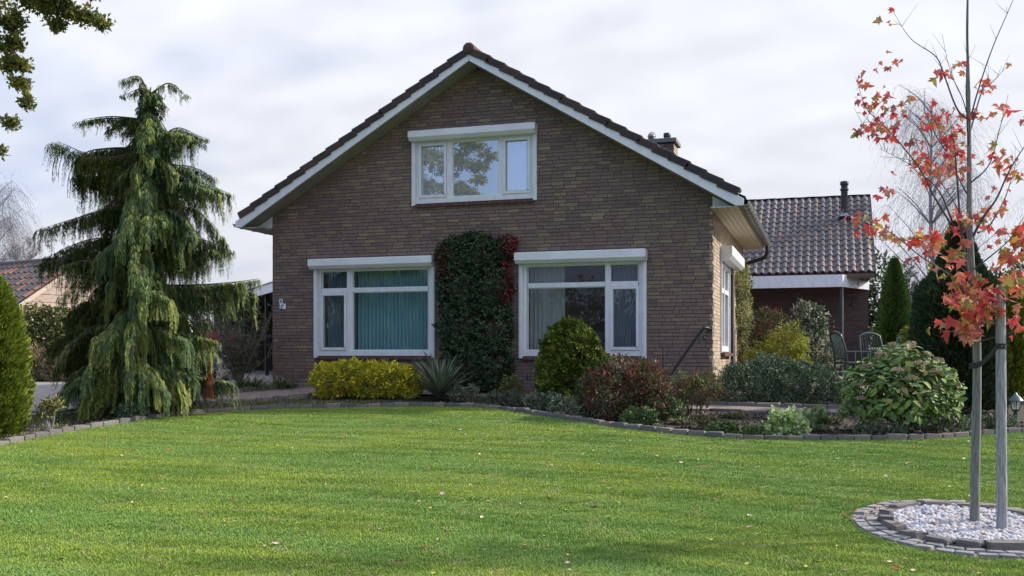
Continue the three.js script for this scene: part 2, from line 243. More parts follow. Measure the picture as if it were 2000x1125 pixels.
// ------------------------------------------------------------------ the house
const house = thing('brick_house', 'brown brick house with white trimmed gable roof behind the lawn', 'house');
const W2 = 4.12, RB = (x) => 5.70 - 0.60 * Math.abs(x), DEPTH = 6.05;
const HOLES = [[-1.22, 1.08, 3.31, 4.50], [-3.20, -0.83, 0.56, 2.26], [0.81, 3.0, 0.55, 2.26]];
{
  const R = rng(11);
  const wall = mesh('wall', prism([[-W2, -0.5], [W2, -0.5], [W2, RB(W2)], [0, 5.69], [-W2, RB(W2)]], -0.25, -0.009, HOLES.map(([a, b, c, d]) => [[a, c], [b, c], [b, d], [a, d]])), M.mortar, house);
  tag(wall, 'brown and ochre brick gable wall');
  brickwork(wall, -0.40, 5.66, (yb, yt) => {
    const lim = (y) => Math.min(W2, (5.69 - y) / 0.6), a = lim(yb), b = lim(yt); if (b < 0.03) return [];
    let l = [[-a, a, -b, b]];
    for (const [x0, x1, y0, y1] of HOLES) if (yt > y0 + 0.005 && yb < y1 - 0.005) l = minus(l, x0, x1);
    return l;
  }, R, (x, y) => Math.hypot(x - 4.2, (y - 1.3) * 0.9), 300);
  // open weep joints near the ground
  for (const [vx, vy] of [[-3.27, 0.18], [-3.21, 0.18], [-3.16, 0.18], [-3.11, 0.18], [0.93, 0.14], [0.985, 0.14]]) mesh('vent_slot', bx(vx - 0.007, vx + 0.007, vy, vy + 0.12, 0.0, 0.006), M.black, wall);
  // pale side wall
  const side = mesh('wall', join([bx(W2 - 0.24, W2 - 0.006, -0.5, 3.0, -1.27, -0.26), bx(W2 - 0.24, W2 - 0.006, -0.5, 0.64, -3.05, -1.27), bx(W2 - 0.24, W2 - 0.006, 2.3, 3.0, -3.95, -1.27), bx(W2 - 0.24, W2 - 0.006, -0.5, 3.0, -DEPTH, -3.95)]), M.mortarPale, house);
  tag(side, 'pale sandy brick side wall');
  const st = [[0.50, 0.39, 0.28], [0.46, 0.35, 0.25], [0.54, 0.43, 0.31], [0.44, 0.36, 0.28]], hold = new THREE.Group();
  brickwork(hold, -0.4, 2.99, (yb, yt) => { let l = [[0, DEPTH, 0, DEPTH]]; if (yt > 0.64 && yb < 2.3) l = minus(l, 1.27, 3.05); if (yb < 2.3) l = minus(l, 3.05, 3.95); return l; }, R, () => 0, 0, st, [0.3, 0.3, 0.2, 0.2], brickMats);
  const sb = hold.children[0]; hold.remove(sb); sb.geometry.rotateY(Math.PI / 2).translate(W2, 0, 0); side.add(sb);
  // remaining walls, floors: a closed dark inside
  mesh('wall', bx(-W2, -W2 + 0.24, -0.5, 3.2, -DEPTH, -0.26), brickMats[1], house);
  mesh('wall', prism([[-W2, -0.5], [W2, -0.5], [W2, RB(W2)], [0, 5.69], [-W2, RB(W2)]], -DEPTH - 0.25, -DEPTH - 0.004), brickMats[1], house);
  mesh('floor', join([bx(-W2 + 0.25, W2 - 0.25, -0.1, 0.0, -DEPTH, -0.26), bx(-W2 + 0.25, W2 - 0.25, 2.62, 2.78, -DEPTH, -0.26)]), M.insideDark, house);
  mesh('inner_wall', join([bx(-0.15, 0.0, 0.0, 2.62, -DEPTH, -0.27), bx(-2.6, 2.6, 2.79, 4.2, -3.6, -3.5), bx(0.01, W2 - 0.26, 0.01, 2.61, -4.6, -4.5), bx(-W2 + 0.25, -0.16, 0.01, 2.61, -3.6, -3.5)]), M.inside, house);

  // roof: two slabs, white verge boards, eaves
  const roof = mesh('roof', join([1, -1].map((s) => prism(s > 0 ? [[0, 5.70], [4.52, 2.988], [4.62, 3.05], [0, 5.81]] : [[0, 5.81], [-4.62, 3.05], [-4.52, 2.988], [0, 5.70]], -DEPTH - 0.35, 0.395))), M.cream, house);
  tag(roof, 'pitched roof of dark tiles with cream underside');
  for (const s of [1, -1]) {
    const pts = [[0.004 * s, 5.70], [s * 4.525, 2.985], [s * 4.655, 2.985], [s * 4.655, 3.095], [0.004 * s, 5.835]];
    mesh('verge_board', prism(s > 0 ? pts : pts.reverse(), 0.398, 0.428), M.white, roof);
    const tri = [[s * W2, 3.0], [s * 4.50, 2.992], [s * W2, 3.215]];
    mesh('eaves_panel', prism(s > 0 ? tri : tri.reverse(), 0.004, 0.02), M.white, roof);
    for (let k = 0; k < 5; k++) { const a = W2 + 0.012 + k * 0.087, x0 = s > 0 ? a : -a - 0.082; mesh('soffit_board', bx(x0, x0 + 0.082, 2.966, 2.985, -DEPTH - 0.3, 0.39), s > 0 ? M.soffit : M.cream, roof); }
    // half-round gutter with bracket bands
    const g = [];
    const gut = (r, z0, z1) => { const P = []; for (let k = 0; k <= 10; k++) { const q = Math.PI + k / 10 * Math.PI; P.push([s * 4.665 + Math.cos(q) * r, 3.055 + Math.sin(q) * r]); } for (let k = 10; k >= 0; k--) { const q = Math.PI + k / 10 * Math.PI; P.push([s * 4.665 + Math.cos(q) * (r - 0.006), 3.055 + Math.sin(q) * (r - 0.006)]); } return prism(P, z0, z1); };
    g.push(gut(0.066, -DEPTH - 0.2, 0.39)); for (let z = 0.2; z > -DEPTH; z -= 0.42) g.push(gut(0.074, z - 0.035, z));
    g.push(prism([[s * 4.665 - 0.064, 3.055], [s * 4.665 - 0.045, 3.008], [s * 4.665, 2.991], [s * 4.665 + 0.045, 3.008], [s * 4.665 + 0.064, 3.055]], -DEPTH - 0.21, -DEPTH - 0.2));
    g.push(tube([V(s * 4.731, 3.057, 0.39), V(s * 4.731, 3.057, -DEPTH - 0.2)], 0.009, 6));
    mesh('gutter', join(g), M.zinc, roof);
  }
  // verge tiles: one stepped tile edge after another up each slope
  const ang = Math.atan(0.592), tileTone = [[0.060, 0.048, 0.050], [0.052, 0.046, 0.052], [0.090, 0.058, 0.052], [0.068, 0.052, 0.050], [0.120, 0.068, 0.052]].map((c) => std({ color: RGB(...c), map: TXm, bumpMap: TXf, bumpScale: 0.003, roughness: 0.85 }));
  const N = 17, vt = [0, 1].map((k) => join([rbx(-0.185, 0.185, -0.02, 0.036, -0.22, 0.06, 0.014), rbx(-0.183, 0.183, -0.092 + 0.006 * k, 0.02, 0.035, 0.064, 0.01)]));
  for (const s of [1, -1]) for (let i = 0; i < N; i++) {
    const t = (i + 0.5) / N, x = lerp(4.56, 0.10, t), y = 5.835 - 0.592 * x + 0.094;
    const m = mesh('verge_tile', vt[i % 2], tileTone[Math.floor(R() * R() * 5)], roof); m.position.set(s * x, y, 0.39); m.rotation.z = -s * (ang - 0.085);
  }
  // roof field: pantile courses
  const pan = (w, cols, rows, len) => { const P = [], U = [], I = []; const seg = 6; for (let j = 0; j < rows; j++) for (let e = 0; e < 2; e++) for (let i = 0; i <= cols * seg; i++) { const q = i / seg; P.push(q * w, 0.022 * Math.cos(q * 6.2832) + (e ? 0.004 : 0.034), (j + e * 1.06) * len); U.push(q * w, (j + e) * len); } const wd = cols * seg + 1; for (let j = 0; j < rows; j++) for (let i = 0; i < wd - 1; i++) { const o = 2 * j * wd + i; I.push(o, o + wd, o + 1, o + 1, o + wd, o + wd + 1); } const g = new THREE.BufferGeometry(); g.setAttribute('position', new THREE.Float32BufferAttribute(P, 3)); g.setAttribute('uv', new THREE.Float32BufferAttribute(U, 2)); g.setIndex(I); g.computeVertexNormals(); return g; };
  for (const s of [1, -1]) { const g = pan(0.21, 30, 17, 0.312); const gg = g.clone(); gg.applyMatrix4(new THREE.Matrix4().makeBasis(V(0, 0, -1), V(s * Math.sin(ang), Math.cos(ang), 0), V(-s * Math.cos(ang), Math.sin(ang), 0)).setPosition(s * 4.64, 3.115, 0.16)); tag(mesh('roof_tiles', gg, tileTone[1], roof), null, null, null, 'stuff'); }
  // ridge tiles and their round end cap
  const redCap = std({ color: RGB(0.105, 0.05, 0.038), map: TXm, bumpMap: TXf, bumpScale: 0.002, roughness: 0.8 });
  const rt = (() => { const P = []; for (let k = 0; k <= 12; k++) { const q = -0.25 + k / 12 * (Math.PI + 0.5); P.push([Math.cos(q) * 0.105, Math.sin(q) * 0.105]); } for (let k = 12; k >= 0; k--) { const q = -0.25 + k / 12 * (Math.PI + 0.5); P.push([Math.cos(q) * 0.088, Math.sin(q) * 0.088]); } return prism(P, -0.38, 0); })();
  for (let i = 0; i < 19; i++) { const m = mesh('ridge_tile', rt, i ? tileTone[i % 3 ? 2 : 4] : redCap, roof); m.position.set(0, 5.905 + (i % 2) * 0.006, 0.45 - i * 0.352); m.rotation.x = 0.015; }
  const cap = mesh('ridge_cap', new THREE.SphereGeometry(0.106, 20, 12).scale(1, 1, 0.4).translate(0, 5.905, 0.44), redCap, roof);
  // chimney
  const ch = mesh('chimney', bx(2.14, 2.74, 4.1, 5.21, -5.62, -5.02), M.mortar, house); const hold2 = new THREE.Group(), hold3 = new THREE.Group();
  brickwork(hold2, 4.2, 5.20, () => [[2.135, 2.745, 2.135, 2.745]], R, () => 0, 0); brickwork(hold3, 4.2, 5.20, () => [[5.015, 5.625, 5.015, 5.625]], R, () => 0, 0, st, [0.3, 0.3, 0.2, 0.2]);
  const c2 = hold2.children[0], c3 = hold3.children[0]; c2.geometry.translate(0, 0, -5.01); ch.add(c2); c3.geometry.rotateY(Math.PI / 2).translate(2.75, 0, 0); ch.add(c3);
  mesh('coping', rbx(2.07, 2.81, 5.215, 5.31, -5.69, -4.95, 0.012), std({ color: RGB(0.24, 0.23, 0.24), map: TXm, roughness: 0.9 }), ch);
  mesh('flashing', bx(2.05, 2.83, 4.20, 4.24, -5.7, -4.94), M.zinc, ch);
  const pot = (x, z, h) => mesh('flue_pot', new THREE.LatheGeometry([[0.075, 0], [0.075, h * 0.55], [0.082, h * 0.55], [0.082, h], [0.05, h], [0.05, h * 0.9]].map((p) => new THREE.Vector2(...p)), 16).translate(x, 5.312, z), M.darkMetal, ch);
  pot(2.56, -5.3, 0.17); pot(2.22, -5.3, 0.10);
  mesh('flue_cowl', join([new THREE.SphereGeometry(0.085, 14, 8, 0, 6.283, 0, 1.57).translate(2.22, 5.42, -5.3), tube(spline([[2.13, 5.42, -5.3], [2.16, 5.50, -5.3], [2.22, 5.53, -5.3], [2.28, 5.50, -5.3], [2.31, 5.42, -5.3]], 10), 0.008, 5)]), M.zinc, ch);
  // downpipe at the far end of the side wall
  mesh('downpipe', tube(spline([[4.665, 3.0, -5.95], [4.66, 2.86, -5.95], [4.6, 2.74, -5.96], [4.4, 2.68, -5.98], [4.24, 2.62, -6.0], [4.2, 2.5, -6.0], [4.2, 1.2, -6.0], [4.2, 0, -6.0]], 40), 0.042, 10), M.darkMetal, house);
}
// ------------------------------------------------------------------ windows
const sillMat = [0, 1, 2].map((k) => std({ color: RGB(0.115 + k * 0.03, 0.052 + k * 0.012, 0.05 + k * 0.01), roughness: 0.55, map: TXm }));
function bars(x0, x1, y0, y1, w, z0, z1) { return [rbx(x0, x0 + w, y0, y1, z0, z1, 0.004), rbx(x1 - w, x1, y0, y1, z0, z1, 0.004), rbx(x0 + w, x1 - w, y0, y0 + w, z0, z1 - 0.002, 0.004), rbx(x0 + w, x1 - w, y1 - w, y1, z0, z1 - 0.002, 0.004)]; }
function makeWindow(o) {
  const { x0, x1, y0, y1 } = o, fw = 0.062;
  const w = mesh('window', join([rbx(x0 + 0.07, x0 + 0.07 + fw, y0 + 0.02, y1, -0.12, -0.02, 0.005), rbx(x1 - 0.07 - fw, x1 - 0.07, y0 + 0.02, y1, -0.12, -0.02, 0.005), rbx(x0 + 0.07, x1 - 0.07, y0 + 0.005, y0 + 0.105, -0.12, -0.012, 0.005), rbx(x0 + 0.07, x1 - 0.07, y1 - 0.06, y1 + 0.02, -0.12, -0.014, 0.005)]), M.white, house);
  for (const [a, b] of [[x0, x0 + 0.072], [x1 - 0.072, x1]]) mesh('guide_rail', join([rbx(a, b, y0 - 0.035, y1 + 0.02, -0.02, 0.034, 0.006), rbx(a + 0.022, b - 0.022, y0 - 0.03, y1 + 0.02, 0.03, 0.040, 0.003)]), M.white, w);
  for (const [a, b, ya, yb] of o.mullions) mesh('mullion', rbx(a, b, ya ?? y0 + 0.1, yb ?? y1 - 0.05, -0.118, -0.017, 0.005), M.white, w);
  for (const [a, b, ya, yb] of o.transoms || []) mesh('transom', rbx(a, b, ya, yb, -0.116, -0.019, 0.005), M.white, w);
  for (const [a, b, c, d, glass] of o.sashes) {
    const s = mesh('sash', join(bars(a, b, c, d, 0.046, -0.085, 0.004)), M.white, w);
    mesh('sash_gasket', join(bars(a + 0.046, b - 0.046, c + 0.046, d - 0.046, 0.010, -0.06, -0.008)), o.gasket, s);
    mesh('pane', bx(a + 0.044, b - 0.044, c + 0.044, d - 0.044, -0.052, -0.050), glass, s);
    mesh('sash_handle', rbx(b - 0.045, b - 0.02, c + 0.05, c + 0.065, 0.004, 0.02, 0.003), M.zinc, s);
  }
  for (const [a, b, c, d, glass] of o.panes) { mesh('pane', new THREE.PlaneGeometry(b - a, d - c).translate((a + b) / 2, (c + d) / 2, -0.055), glass, w); mesh('glazing_bead', join(bars(a - 0.002, b + 0.002, c - 0.002, d + 0.002, 0.014, -0.075, -0.035)), M.white, w); }
  const [bx0, bx1, by0, by1] = o.box;
  const prof = [[0.0, by0 + 0.0], [0.125, by0], [0.178, by0 + 0.055], [0.178, by1 - 0.012], [0.166, by1], [0.0, by1]].map(([z, y]) => [-z, y]);
  // profile x -> world z, pulled along world x
  const g2 = new THREE.ExtrudeGeometry(new THREE.Shape(prof.map(([z, y]) => new THREE.Vector2(-z, y))), { depth: bx1 - bx0, bevelEnabled: true, bevelThickness: 0.004, bevelSize: 0.004, bevelSegments: 1 });
  g2.applyMatrix4(new THREE.Matrix4().makeBasis(V(0, 0, 1), V(0, 1, 0), V(-1, 0, 0)).setPosition(bx1, 0, 0.002));
  const sbx = mesh('shutter_box', g2, M.whiteBox, w); for (const e of [bx0 - 0.002, bx1 - 0.010]) mesh('end_cap', prism(prof.map(([z, y]) => [-z * 1.03, y + (y > (by0 + by1) / 2 ? 0.003 : -0.003)]), e, e + 0.012).applyMatrix4(new THREE.Matrix4().makeBasis(V(0, 0, 1), V(0, 1, 0), V(1, 0, 0))), M.white, sbx);
  const n = Math.round((x1 - x0 - 0.12) / 0.105), sw = (x1 - x0 - 0.12) / n;
  for (let i = 0; i < n; i++) { const m = mesh('sill_tile', o.sillGeo[0], sillMat[(i * 7 + (i >> 1)) % 3], w); m.position.set(x0 + 0.06 + (i + 0.5) * sw, y0 - 0.012, 0); m.scale.x = sw - 0.006; m.rotation.x = 0.13; }
  return w;
}
{
  const sillGeo = [rbx(-0.5, 0.5, -0.055, 0.0, -0.1, 0.055, 0.012)], gasket = std({ color: RGB(0.38, 0.40, 0.43), roughness: 0.6 });
  const screen = M.glass;
  tag(makeWindow({ x0: -1.248, x1: 1.108, y0: 3.325, y1: 4.47, box: [-1.255, 1.118, 4.448, 4.614], sillGeo, gasket, mullions: [[-0.585, -0.485], [0.393, 0.478]], sashes: [[-1.118, -0.588, 3.43, 4.41, M.glassCoated], [0.481, 0.978, 3.43, 4.41, M.glassCoated]], panes: [[-0.485, 0.393, 3.43, 4.41, M.glassCoated]] }), 'three light upper window under a white shutter box');
  tag(makeWindow({ x0: -3.233, x1: -0.802, y0: 0.575, y1: 2.215, box: [-3.27, -0.80, 2.195, 2.37], sillGeo, gasket, mullions: [[-2.565, -2.458]], transoms: [[-3.09, -2.566, 1.754, 1.829], [-2.457, -0.945, 1.754, 1.829]], sashes: [[-3.10, -2.568, 0.684, 1.75, M.glass]], panes: [[-2.458, -0.947, 0.682, 1.754, M.glass], [-3.088, -2.565, 1.829, 2.155, M.glass], [-2.458, -0.947, 1.829, 2.155, M.glass]] }), 'wide window with turquoise curtains under a white shutter box');
  tag(makeWindow({ x0: 0.779, x1: 3.026, y0: 0.57, y1: 2.205, box: [0.745, 3.035, 2.185, 2.37], sillGeo, gasket, mullions: [[2.315, 2.397]], transoms: [[0.925, 2.314, 1.767, 1.838], [2.398, 2.88, 1.767, 1.838]], sashes: [[2.4, 2.893, 0.68, 1.764, screen]], panes: [[0.923, 2.315, 0.68, 1.767, M.glass], [0.923, 2.315, 1.838, 2.145, M.glass], [2.397, 2.882, 1.838, 2.145, M.glass]] }), 'wide dark window with net curtains under a white shutter box');
  // side window and door
  const sw = mesh('window', join([bx(4.02, 4.10, 0.66, 2.3, -1.36, -1.28), bx(4.02, 4.10, 0.66, 2.3, -3.04, -2.96), bx(4.02, 4.10, 0.66, 0.76, -2.96, -1.36), bx(4.02, 4.10, 2.2, 2.3, -2.96, -1.36), bx(4.02, 4.10, 1.74, 1.82, -2.96, -1.36), bx(4.02, 4.10, 0.76, 2.2, -2.3, -2.22), bx(4.1, 4.15, 0.64, 2.3, -1.3, -1.24)]), M.white, house);
  mesh('pane', bx(4.055, 4.058, 0.76, 2.2, -2.96, -1.36), M.glassPlain, sw);
  mesh('shutter_box', prism([[4.12, 2.30], [4.27, 2.30], [4.33, 2.36], [4.33, 2.53], [4.12, 2.53]], -3.95, -1.24), M.whiteBox, sw);
  for (let i = 0; i < 16; i++) { const t = mesh('sill_tile', bx(4.0, 4.2, 0.575, 0.635, -0.05, 0.05), sillMat[i % 3], sw); t.position.z = -1.34 - i * 0.106; }
  const door = mesh('door', join([bx(4.05, 4.11, 0.02, 2.28, -3.16, -3.08), bx(4.05, 4.11, 0.02, 2.28, -3.94, -3.86), bx(4.05, 4.11, 2.2, 2.28, -3.86, -3.16), bx(4.05, 4.10, 0.02, 0.5, -3.86, -3.16)]), std({ color: RGB(0.12, 0.07, 0.06), roughness: 0.4, map: TXg }), house);
  mesh('pane', bx(4.07, 4.075, 0.5, 2.2, -3.86, -3.16), M.glassPlain, door);
  mesh('door_frame', join([bx(4.03, 4.13, 0.0, 2.29, -3.08, -3.055), bx(4.03, 4.13, 0.0, 2.29, -3.95, -3.94)]), M.white, door);
  for (const y of [0.35, 1.05, 1.95]) mesh('hinge', bx(4.11, 4.125, y, y + 0.1, -3.14, -3.1), M.zinc, door);
}
// ------------------------------------------------------------------ curtains hanging inside
function curtain(name, label, x0, x1, y0, y1, z, pleat, amp, mat, group) {
  const n = Math.max(8, Math.round((x1 - x0) / pleat * 8)), rows = 6, R = rng(Math.round(x0 * 100 + 900)); const ph = []; let a = 0; for (let i = 0; i <= n; i++) { ph.push(a); a += (0.75 + 0.5 * R()) * 6.2832 / 8; }
  const g = sheet(n, rows, (u, v) => { const i = Math.round(u * n); return V(lerp(x0, x1, u), lerp(y1, y0, v), z + Math.sin(ph[i]) * amp * (0.6 + 0.4 * v)); });
  return tag(mesh(name, g, mat), label, 'curtain', group);
}
{
  const sheer = (r, g, b, t = 0.25) => new THREE.MeshPhysicalMaterial({ color: RGB(r, g, b), roughness: 1, transmission: t, thickness: 0, side: THREE.DoubleSide });
  curtain('curtain', 'turquoise pleated curtain filling the window beside the yellow hedge', -2.50, -0.88, 0.64, 2.24, -0.36, 0.075, 0.042, sheer(0.19, 0.40, 0.47, 0.05));
  curtain('curtain', 'dull blue green pleated curtain in the narrow casement by the house number', -3.14, -2.52, 0.64, 2.24, -0.36, 0.06, 0.018, sheer(0.10, 0.20, 0.28, 0.15));
  curtain('curtain', 'white net curtain in the dark window behind the round golden conifer', 0.87, 1.52, 0.62, 2.24, -0.34, 0.085, 0.026, sheer(0.42, 0.47, 0.48, 0.4));
  curtain('curtain', 'grey blue net curtain in the casement beside the handrail wall', 2.38, 2.94, 0.62, 2.24, -0.36, 0.06, 0.016, sheer(0.16, 0.22, 0.32, 0.2));
  curtain('curtain', 'pale blue net curtain in the upper window farther from the chimney', -1.14, -0.56, 3.36, 4.48, -0.32, 0.09, 0.022, sheer(0.14, 0.26, 0.32, 0.3));
  curtain('curtain', 'pale blue net curtain in the upper window nearer the chimney', 0.44, 1.02, 3.36, 4.48, -0.32, 0.09, 0.022, sheer(0.22, 0.42, 0.62, 0.2));
  curtain('curtain', 'narrow white curtain strip at the edge of the upper middle pane', 0.22, 0.43, 3.36, 4.48, -0.30, 0.07, 0.02, sheer(0.6, 0.64, 0.72, 0.3));
  // things standing in the room
  const cab = thing('cabinet', 'tall dark wooden cabinet inside the room behind the conifer window', 'cabinet', [2.0, 0.0, -4.2]);
  mesh('carcass', bx(-0.5, 0.5, 0, 1.9, -0.25, 0.2), std({ color: RGB(0.09, 0.055, 0.035), map: TXg, roughness: 0.5 }), cab); for (const s of [-1, 1]) mesh('cabinet_door', rbx(s * 0.25 - 0.235, s * 0.25 + 0.235, 0.08, 1.84, 0.2, 0.225, 0.006), std({ color: RGB(0.11, 0.065, 0.04), map: TXg, roughness: 0.5 }), cab);
  const sofa = thing('armchair', 'dark armchair seen through the window behind the conifer', 'armchair', [2.05, 0.0, -1.0], 0.3);
  const sm = std({ color: RGB(0.03, 0.028, 0.03), roughness: 0.7 });
  mesh('seat', rbx(-0.3, 0.3, 0.12, 0.42, -0.35, 0.35, 0.05), sm, sofa); mesh('backrest', rbx(-0.36, 0.36, 0.3, 1.02, 0.3, 0.46, 0.06), sm, sofa); for (const s of [-1, 1]) mesh('armrest', rbx(s * 0.38 - 0.07, s * 0.38 + 0.07, 0.05, 0.6, -0.35, 0.4, 0.05), sm, sofa);
  // house number plates
  const plate = (name, label, x0, x1, y0, y1, draw) => {
    const o = thing(name, label, 'sign', [(x0 + x1) / 2, y0, 0.004]); const w = x1 - x0, h = y1 - y0, cv = document.createElement('canvas'); cv.width = 128; cv.height = Math.round(128 * h / w); const c = cv.getContext('2d'); draw(c, cv.width, cv.height);
    const t = new THREE.CanvasTexture(cv); t.colorSpace = THREE.SRGBColorSpace; mesh('backing', rbx(-w / 2, w / 2, 0, h, 0, 0.012, 0.003), M.white, o); mesh('face', new THREE.PlaneGeometry(w - 0.004, h - 0.004).translate(0, h / 2, 0.0145), std({ map: t, roughness: 0.4 }), o);
  };
  plate('house_number_sign', 'small square house number plate, the upper of two on the brick wall', -3.968, -3.894, 1.578, 1.655, (c, w, h) => { c.fillStyle = '#e9edf4'; c.fillRect(0, 0, w, h); c.fillStyle = '#5c7594'; c.fillRect(w * 0.2, h * 0.16, w * 0.6, h * 0.7); c.fillStyle = '#1d3050'; c.font = `bold ${Math.round(h * 0.6)}px sans-serif`; c.textAlign = 'center'; c.fillText('6', w * 0.44, h * 0.72); });
  plate('house_number_sign', 'wider white plate under the small house number plate', -3.962, -3.83, 1.468, 1.572, (c, w, h) => { c.fillStyle = '#e9eef6'; c.fillRect(0, 0, w, h); c.fillStyle = '#5f86b0'; c.font = `bold ${Math.round(h * 0.62)}px sans-serif`; c.textAlign = 'center'; c.fillText('6', w * 0.4, h * 0.72); c.font = `bold ${Math.round(h * 0.42)}px sans-serif`; c.fillStyle = '#2c4a70'; c.fillText('A', w * 0.7, h * 0.52); });
  // handrail and upright by the corner
  const hr = thing('handrail', 'dark metal handrail sloping along the wall by the house corner', 'handrail', [0, 0, 0]);
  mesh('rail', tube(spline([[3.42, 0.16, 0.42], [3.55, 0.36, 0.42], [3.98, 0.98, 0.42], [4.03, 1.03, 0.42], [4.07, 1.035, 0.38], [4.08, 1.03, 0.1], [4.08, 1.03, 0.01]], 40), 0.022, 8), M.darkMetal, hr); mesh('wall_plate', rbx(4.02, 4.11, 0.98, 1.07, 0.003, 0.015, 0.004), M.darkMetal, hr); mesh('foot', tube([V(3.42, 0.18, 0.42), V(3.4, -0.25, 0.42)], 0.02, 8), M.darkMetal, hr);
  mesh('bracket', tube([V(4.0, 0.88, 0.02), V(4.0, 0.88, 0.2)], 0.02, 6), M.darkMetal, hr);
  const gp = thing('garden_stake', 'thin dark metal stake standing by the wall beside the reddish shrub', 'stake', [3.39, gy(3.39, 0.62), 0.62]);
  mesh('shaft', tube([V(0, -0.1, 0), V(0.012, 0.93, 0)], 0.011, 7), M.darkMetal, gp); mesh('knob', new THREE.SphereGeometry(0.016, 10, 8).translate(0.012, 0.93, 0), M.darkMetal, gp);
}
// ------------------------------------------------------------------ annex with tiled roof and white canopy
const annex = thing('garden_annex', 'low brick annex with purple grey pantile roof and white canopy edge', 'outbuilding');
{
  const R = rng(21), xr = 7.2, zE = -12.7, yE = 2.90, zR = -16.2, yR = 5.50, ang = Math.atan2(yR - yE, zE - zR), SL = Math.hypot(yR - yE, zE - zR);
  const wall = mesh('wall', join([bx(2.6, 7.06, -0.3, 2.8, -14.3, -14.012), bx(6.8, 7.06, -0.3, 2.75, -19.6, -14.31), bx(2.6, 2.9, -0.3, 2.75, -19.6, -14.31), prism([[2.6, -0.3], [7.06, -0.3], [7.06, 2.7], [2.6, 2.7]], -19.9, -19.61)]), M.mortar, annex);
  const hold = new THREE.Group(), tn = [[0.14, 0.098, 0.092], [0.12, 0.085, 0.085], [0.16, 0.11, 0.09]]; brickwork(hold, 0.0, 2.76, () => [[2.6, 7.07, 2.6, 7.07]], R, () => 0, 0, tn, [0.4, 0.35, 0.25]); const b = hold.children[0]; b.geometry.translate(0, 0, -14.0); wall.add(b);
  const gab = mesh('gable', (() => { const g = prism([[zE, 2.72], [zE, yE - 0.06], [zR, yR - 0.08], [zR - 3.5, yE - 0.06], [zR - 3.5, 2.72]].reverse(), 0, 0.2); g.applyMatrix4(new THREE.Matrix4().makeBasis(V(0, 0, 1), V(0, 1, 0), V(-1, 0, 0)).setPosition(7.06, 0, 0)); return g; })(), brickMats[1], annex);
  const roof = mesh('roof', (() => { const g = prism([[zE + 0.05, yE - 0.08], [zR, yR - 0.06], [zR - 3.5, yE - 0.06], [zR - 3.5, yE - 0.14], [zR, yR - 0.16], [zE + 0.05, yE - 0.16]], 0, xr - 2.5); g.applyMatrix4(new THREE.Matrix4().makeBasis(V(0, 0, 1), V(0, 1, 0), V(-1, 0, 0)).setPosition(xr, 0, 0)); return g; })(), M.insideDark, annex);
  // one pantile: S-shaped section, thick lower lip
  const tile = (() => { const n = 8, w = 0.226, L = SL / 15 * 1.12, P = [], I = [], U = []; for (const e of [0, 1, 2]) for (let i = 0; i <= n; i++) { const q = i / n; const h = 0.034 * Math.sin(q * 6.2832 * 0.98 + 0.2) + 0.03; P.push((q - 0.5) * w, e === 0 ? h - 0.006 : e === 1 ? h + 0.02 : h - 0.028, e === 0 ? -L : 0.0); U.push(q * w, e * 0.1); } for (let e = 0; e < 2; e++) for (let i = 0; i < n; i++) { const o = e * (n + 1) + i; I.push(o, o + n + 1, o + 1, o + 1, o + n + 1, o + n + 2); } const g = new THREE.BufferGeometry(); g.setAttribute('position', new THREE.Float32BufferAttribute(P, 3)); g.setAttribute('uv', new THREE.Float32BufferAttribute(U, 2)); g.setIndex(I); const q = g.toNonIndexed(); q.computeVertexNormals(); return q; })();
  const tm = [[0.120, 0.110, 0.130], [0.140, 0.118, 0.132], [0.170, 0.122, 0.122], [0.100, 0.094, 0.115], [0.150, 0.130, 0.142]].map((c) => std({ color: RGB(...c), roughness: 0.55, map: TXm, bumpMap: TXf, bumpScale: 0.002 }));
  const rest = []; let cnt = 0;
  for (let c = 0; c < 23; c++) for (let r = 0; r < 15; r++) {
    const x = xr - 0.1 - c * 0.207, t = (r) / 15, y = lerp(yE, yR, t), z = lerp(zE, zR, t); const mat = new THREE.Matrix4().makeRotationX(ang + 0.0).setPosition(x + (R() - 0.5) * 0.008, y + 0.01 * R(), z + 0.1 * 0);
    if (c < 20) { const m = mesh('pantile', tile, tm[Math.floor(R() * 5)], roof); if (cnt) m.name = `pantile_${String(cnt).padStart(3, '0')}`; cnt++; m.rotation.x = ang; m.position.setFromMatrixPosition(mat); } else rest.push(tile.clone().applyMatrix4(mat));
  }
  tag(mesh('roof_tiles', join(rest), tm[0], roof), null, null, null, 'stuff');
  const bp = join([bx(2.5, xr, -0.03, 0.0, 0, 4.3)]); bp.applyMatrix4(new THREE.Matrix4().makeRotationX(-ang).setPosition(0, yR, zR)); // rear slope
  const rear = mesh('rear_slope', bx(2.5, xr, 0.0, 0.03, -4.36, 0), tm[3], roof); rear.rotation.x = -ang; rear.position.set(0, yR + 0.0, zR);
  const rt = new THREE.CylinderGeometry(0.085, 0.085, 0.33, 12, 1, false, 0, Math.PI); rt.rotateZ(Math.PI / 2); rt.rotateX(-Math.PI / 2);
  for (let i = 0; i < 15; i++) { const m = mesh('ridge_tile', rt, tm[i % 2 ? 3 : 0], roof); m.position.set(xr - 0.16 - i * 0.315, yR + 0.01 + (i % 2) * 0.006, zR); }
  mesh('verge_board', (() => { const g = prism([[zE + 0.06, yE - 0.2], [zE + 0.06, yE - 0.02], [zR, yR - 0.0], [zR, yR - 0.18]].reverse(), 0, 0.03); g.applyMatrix4(new THREE.Matrix4().makeBasis(V(0, 0, 1), V(0, 1, 0), V(-1, 0, 0)).setPosition(xr + 0.02, 0, 0)); return g; })(), M.darkMetal, roof);
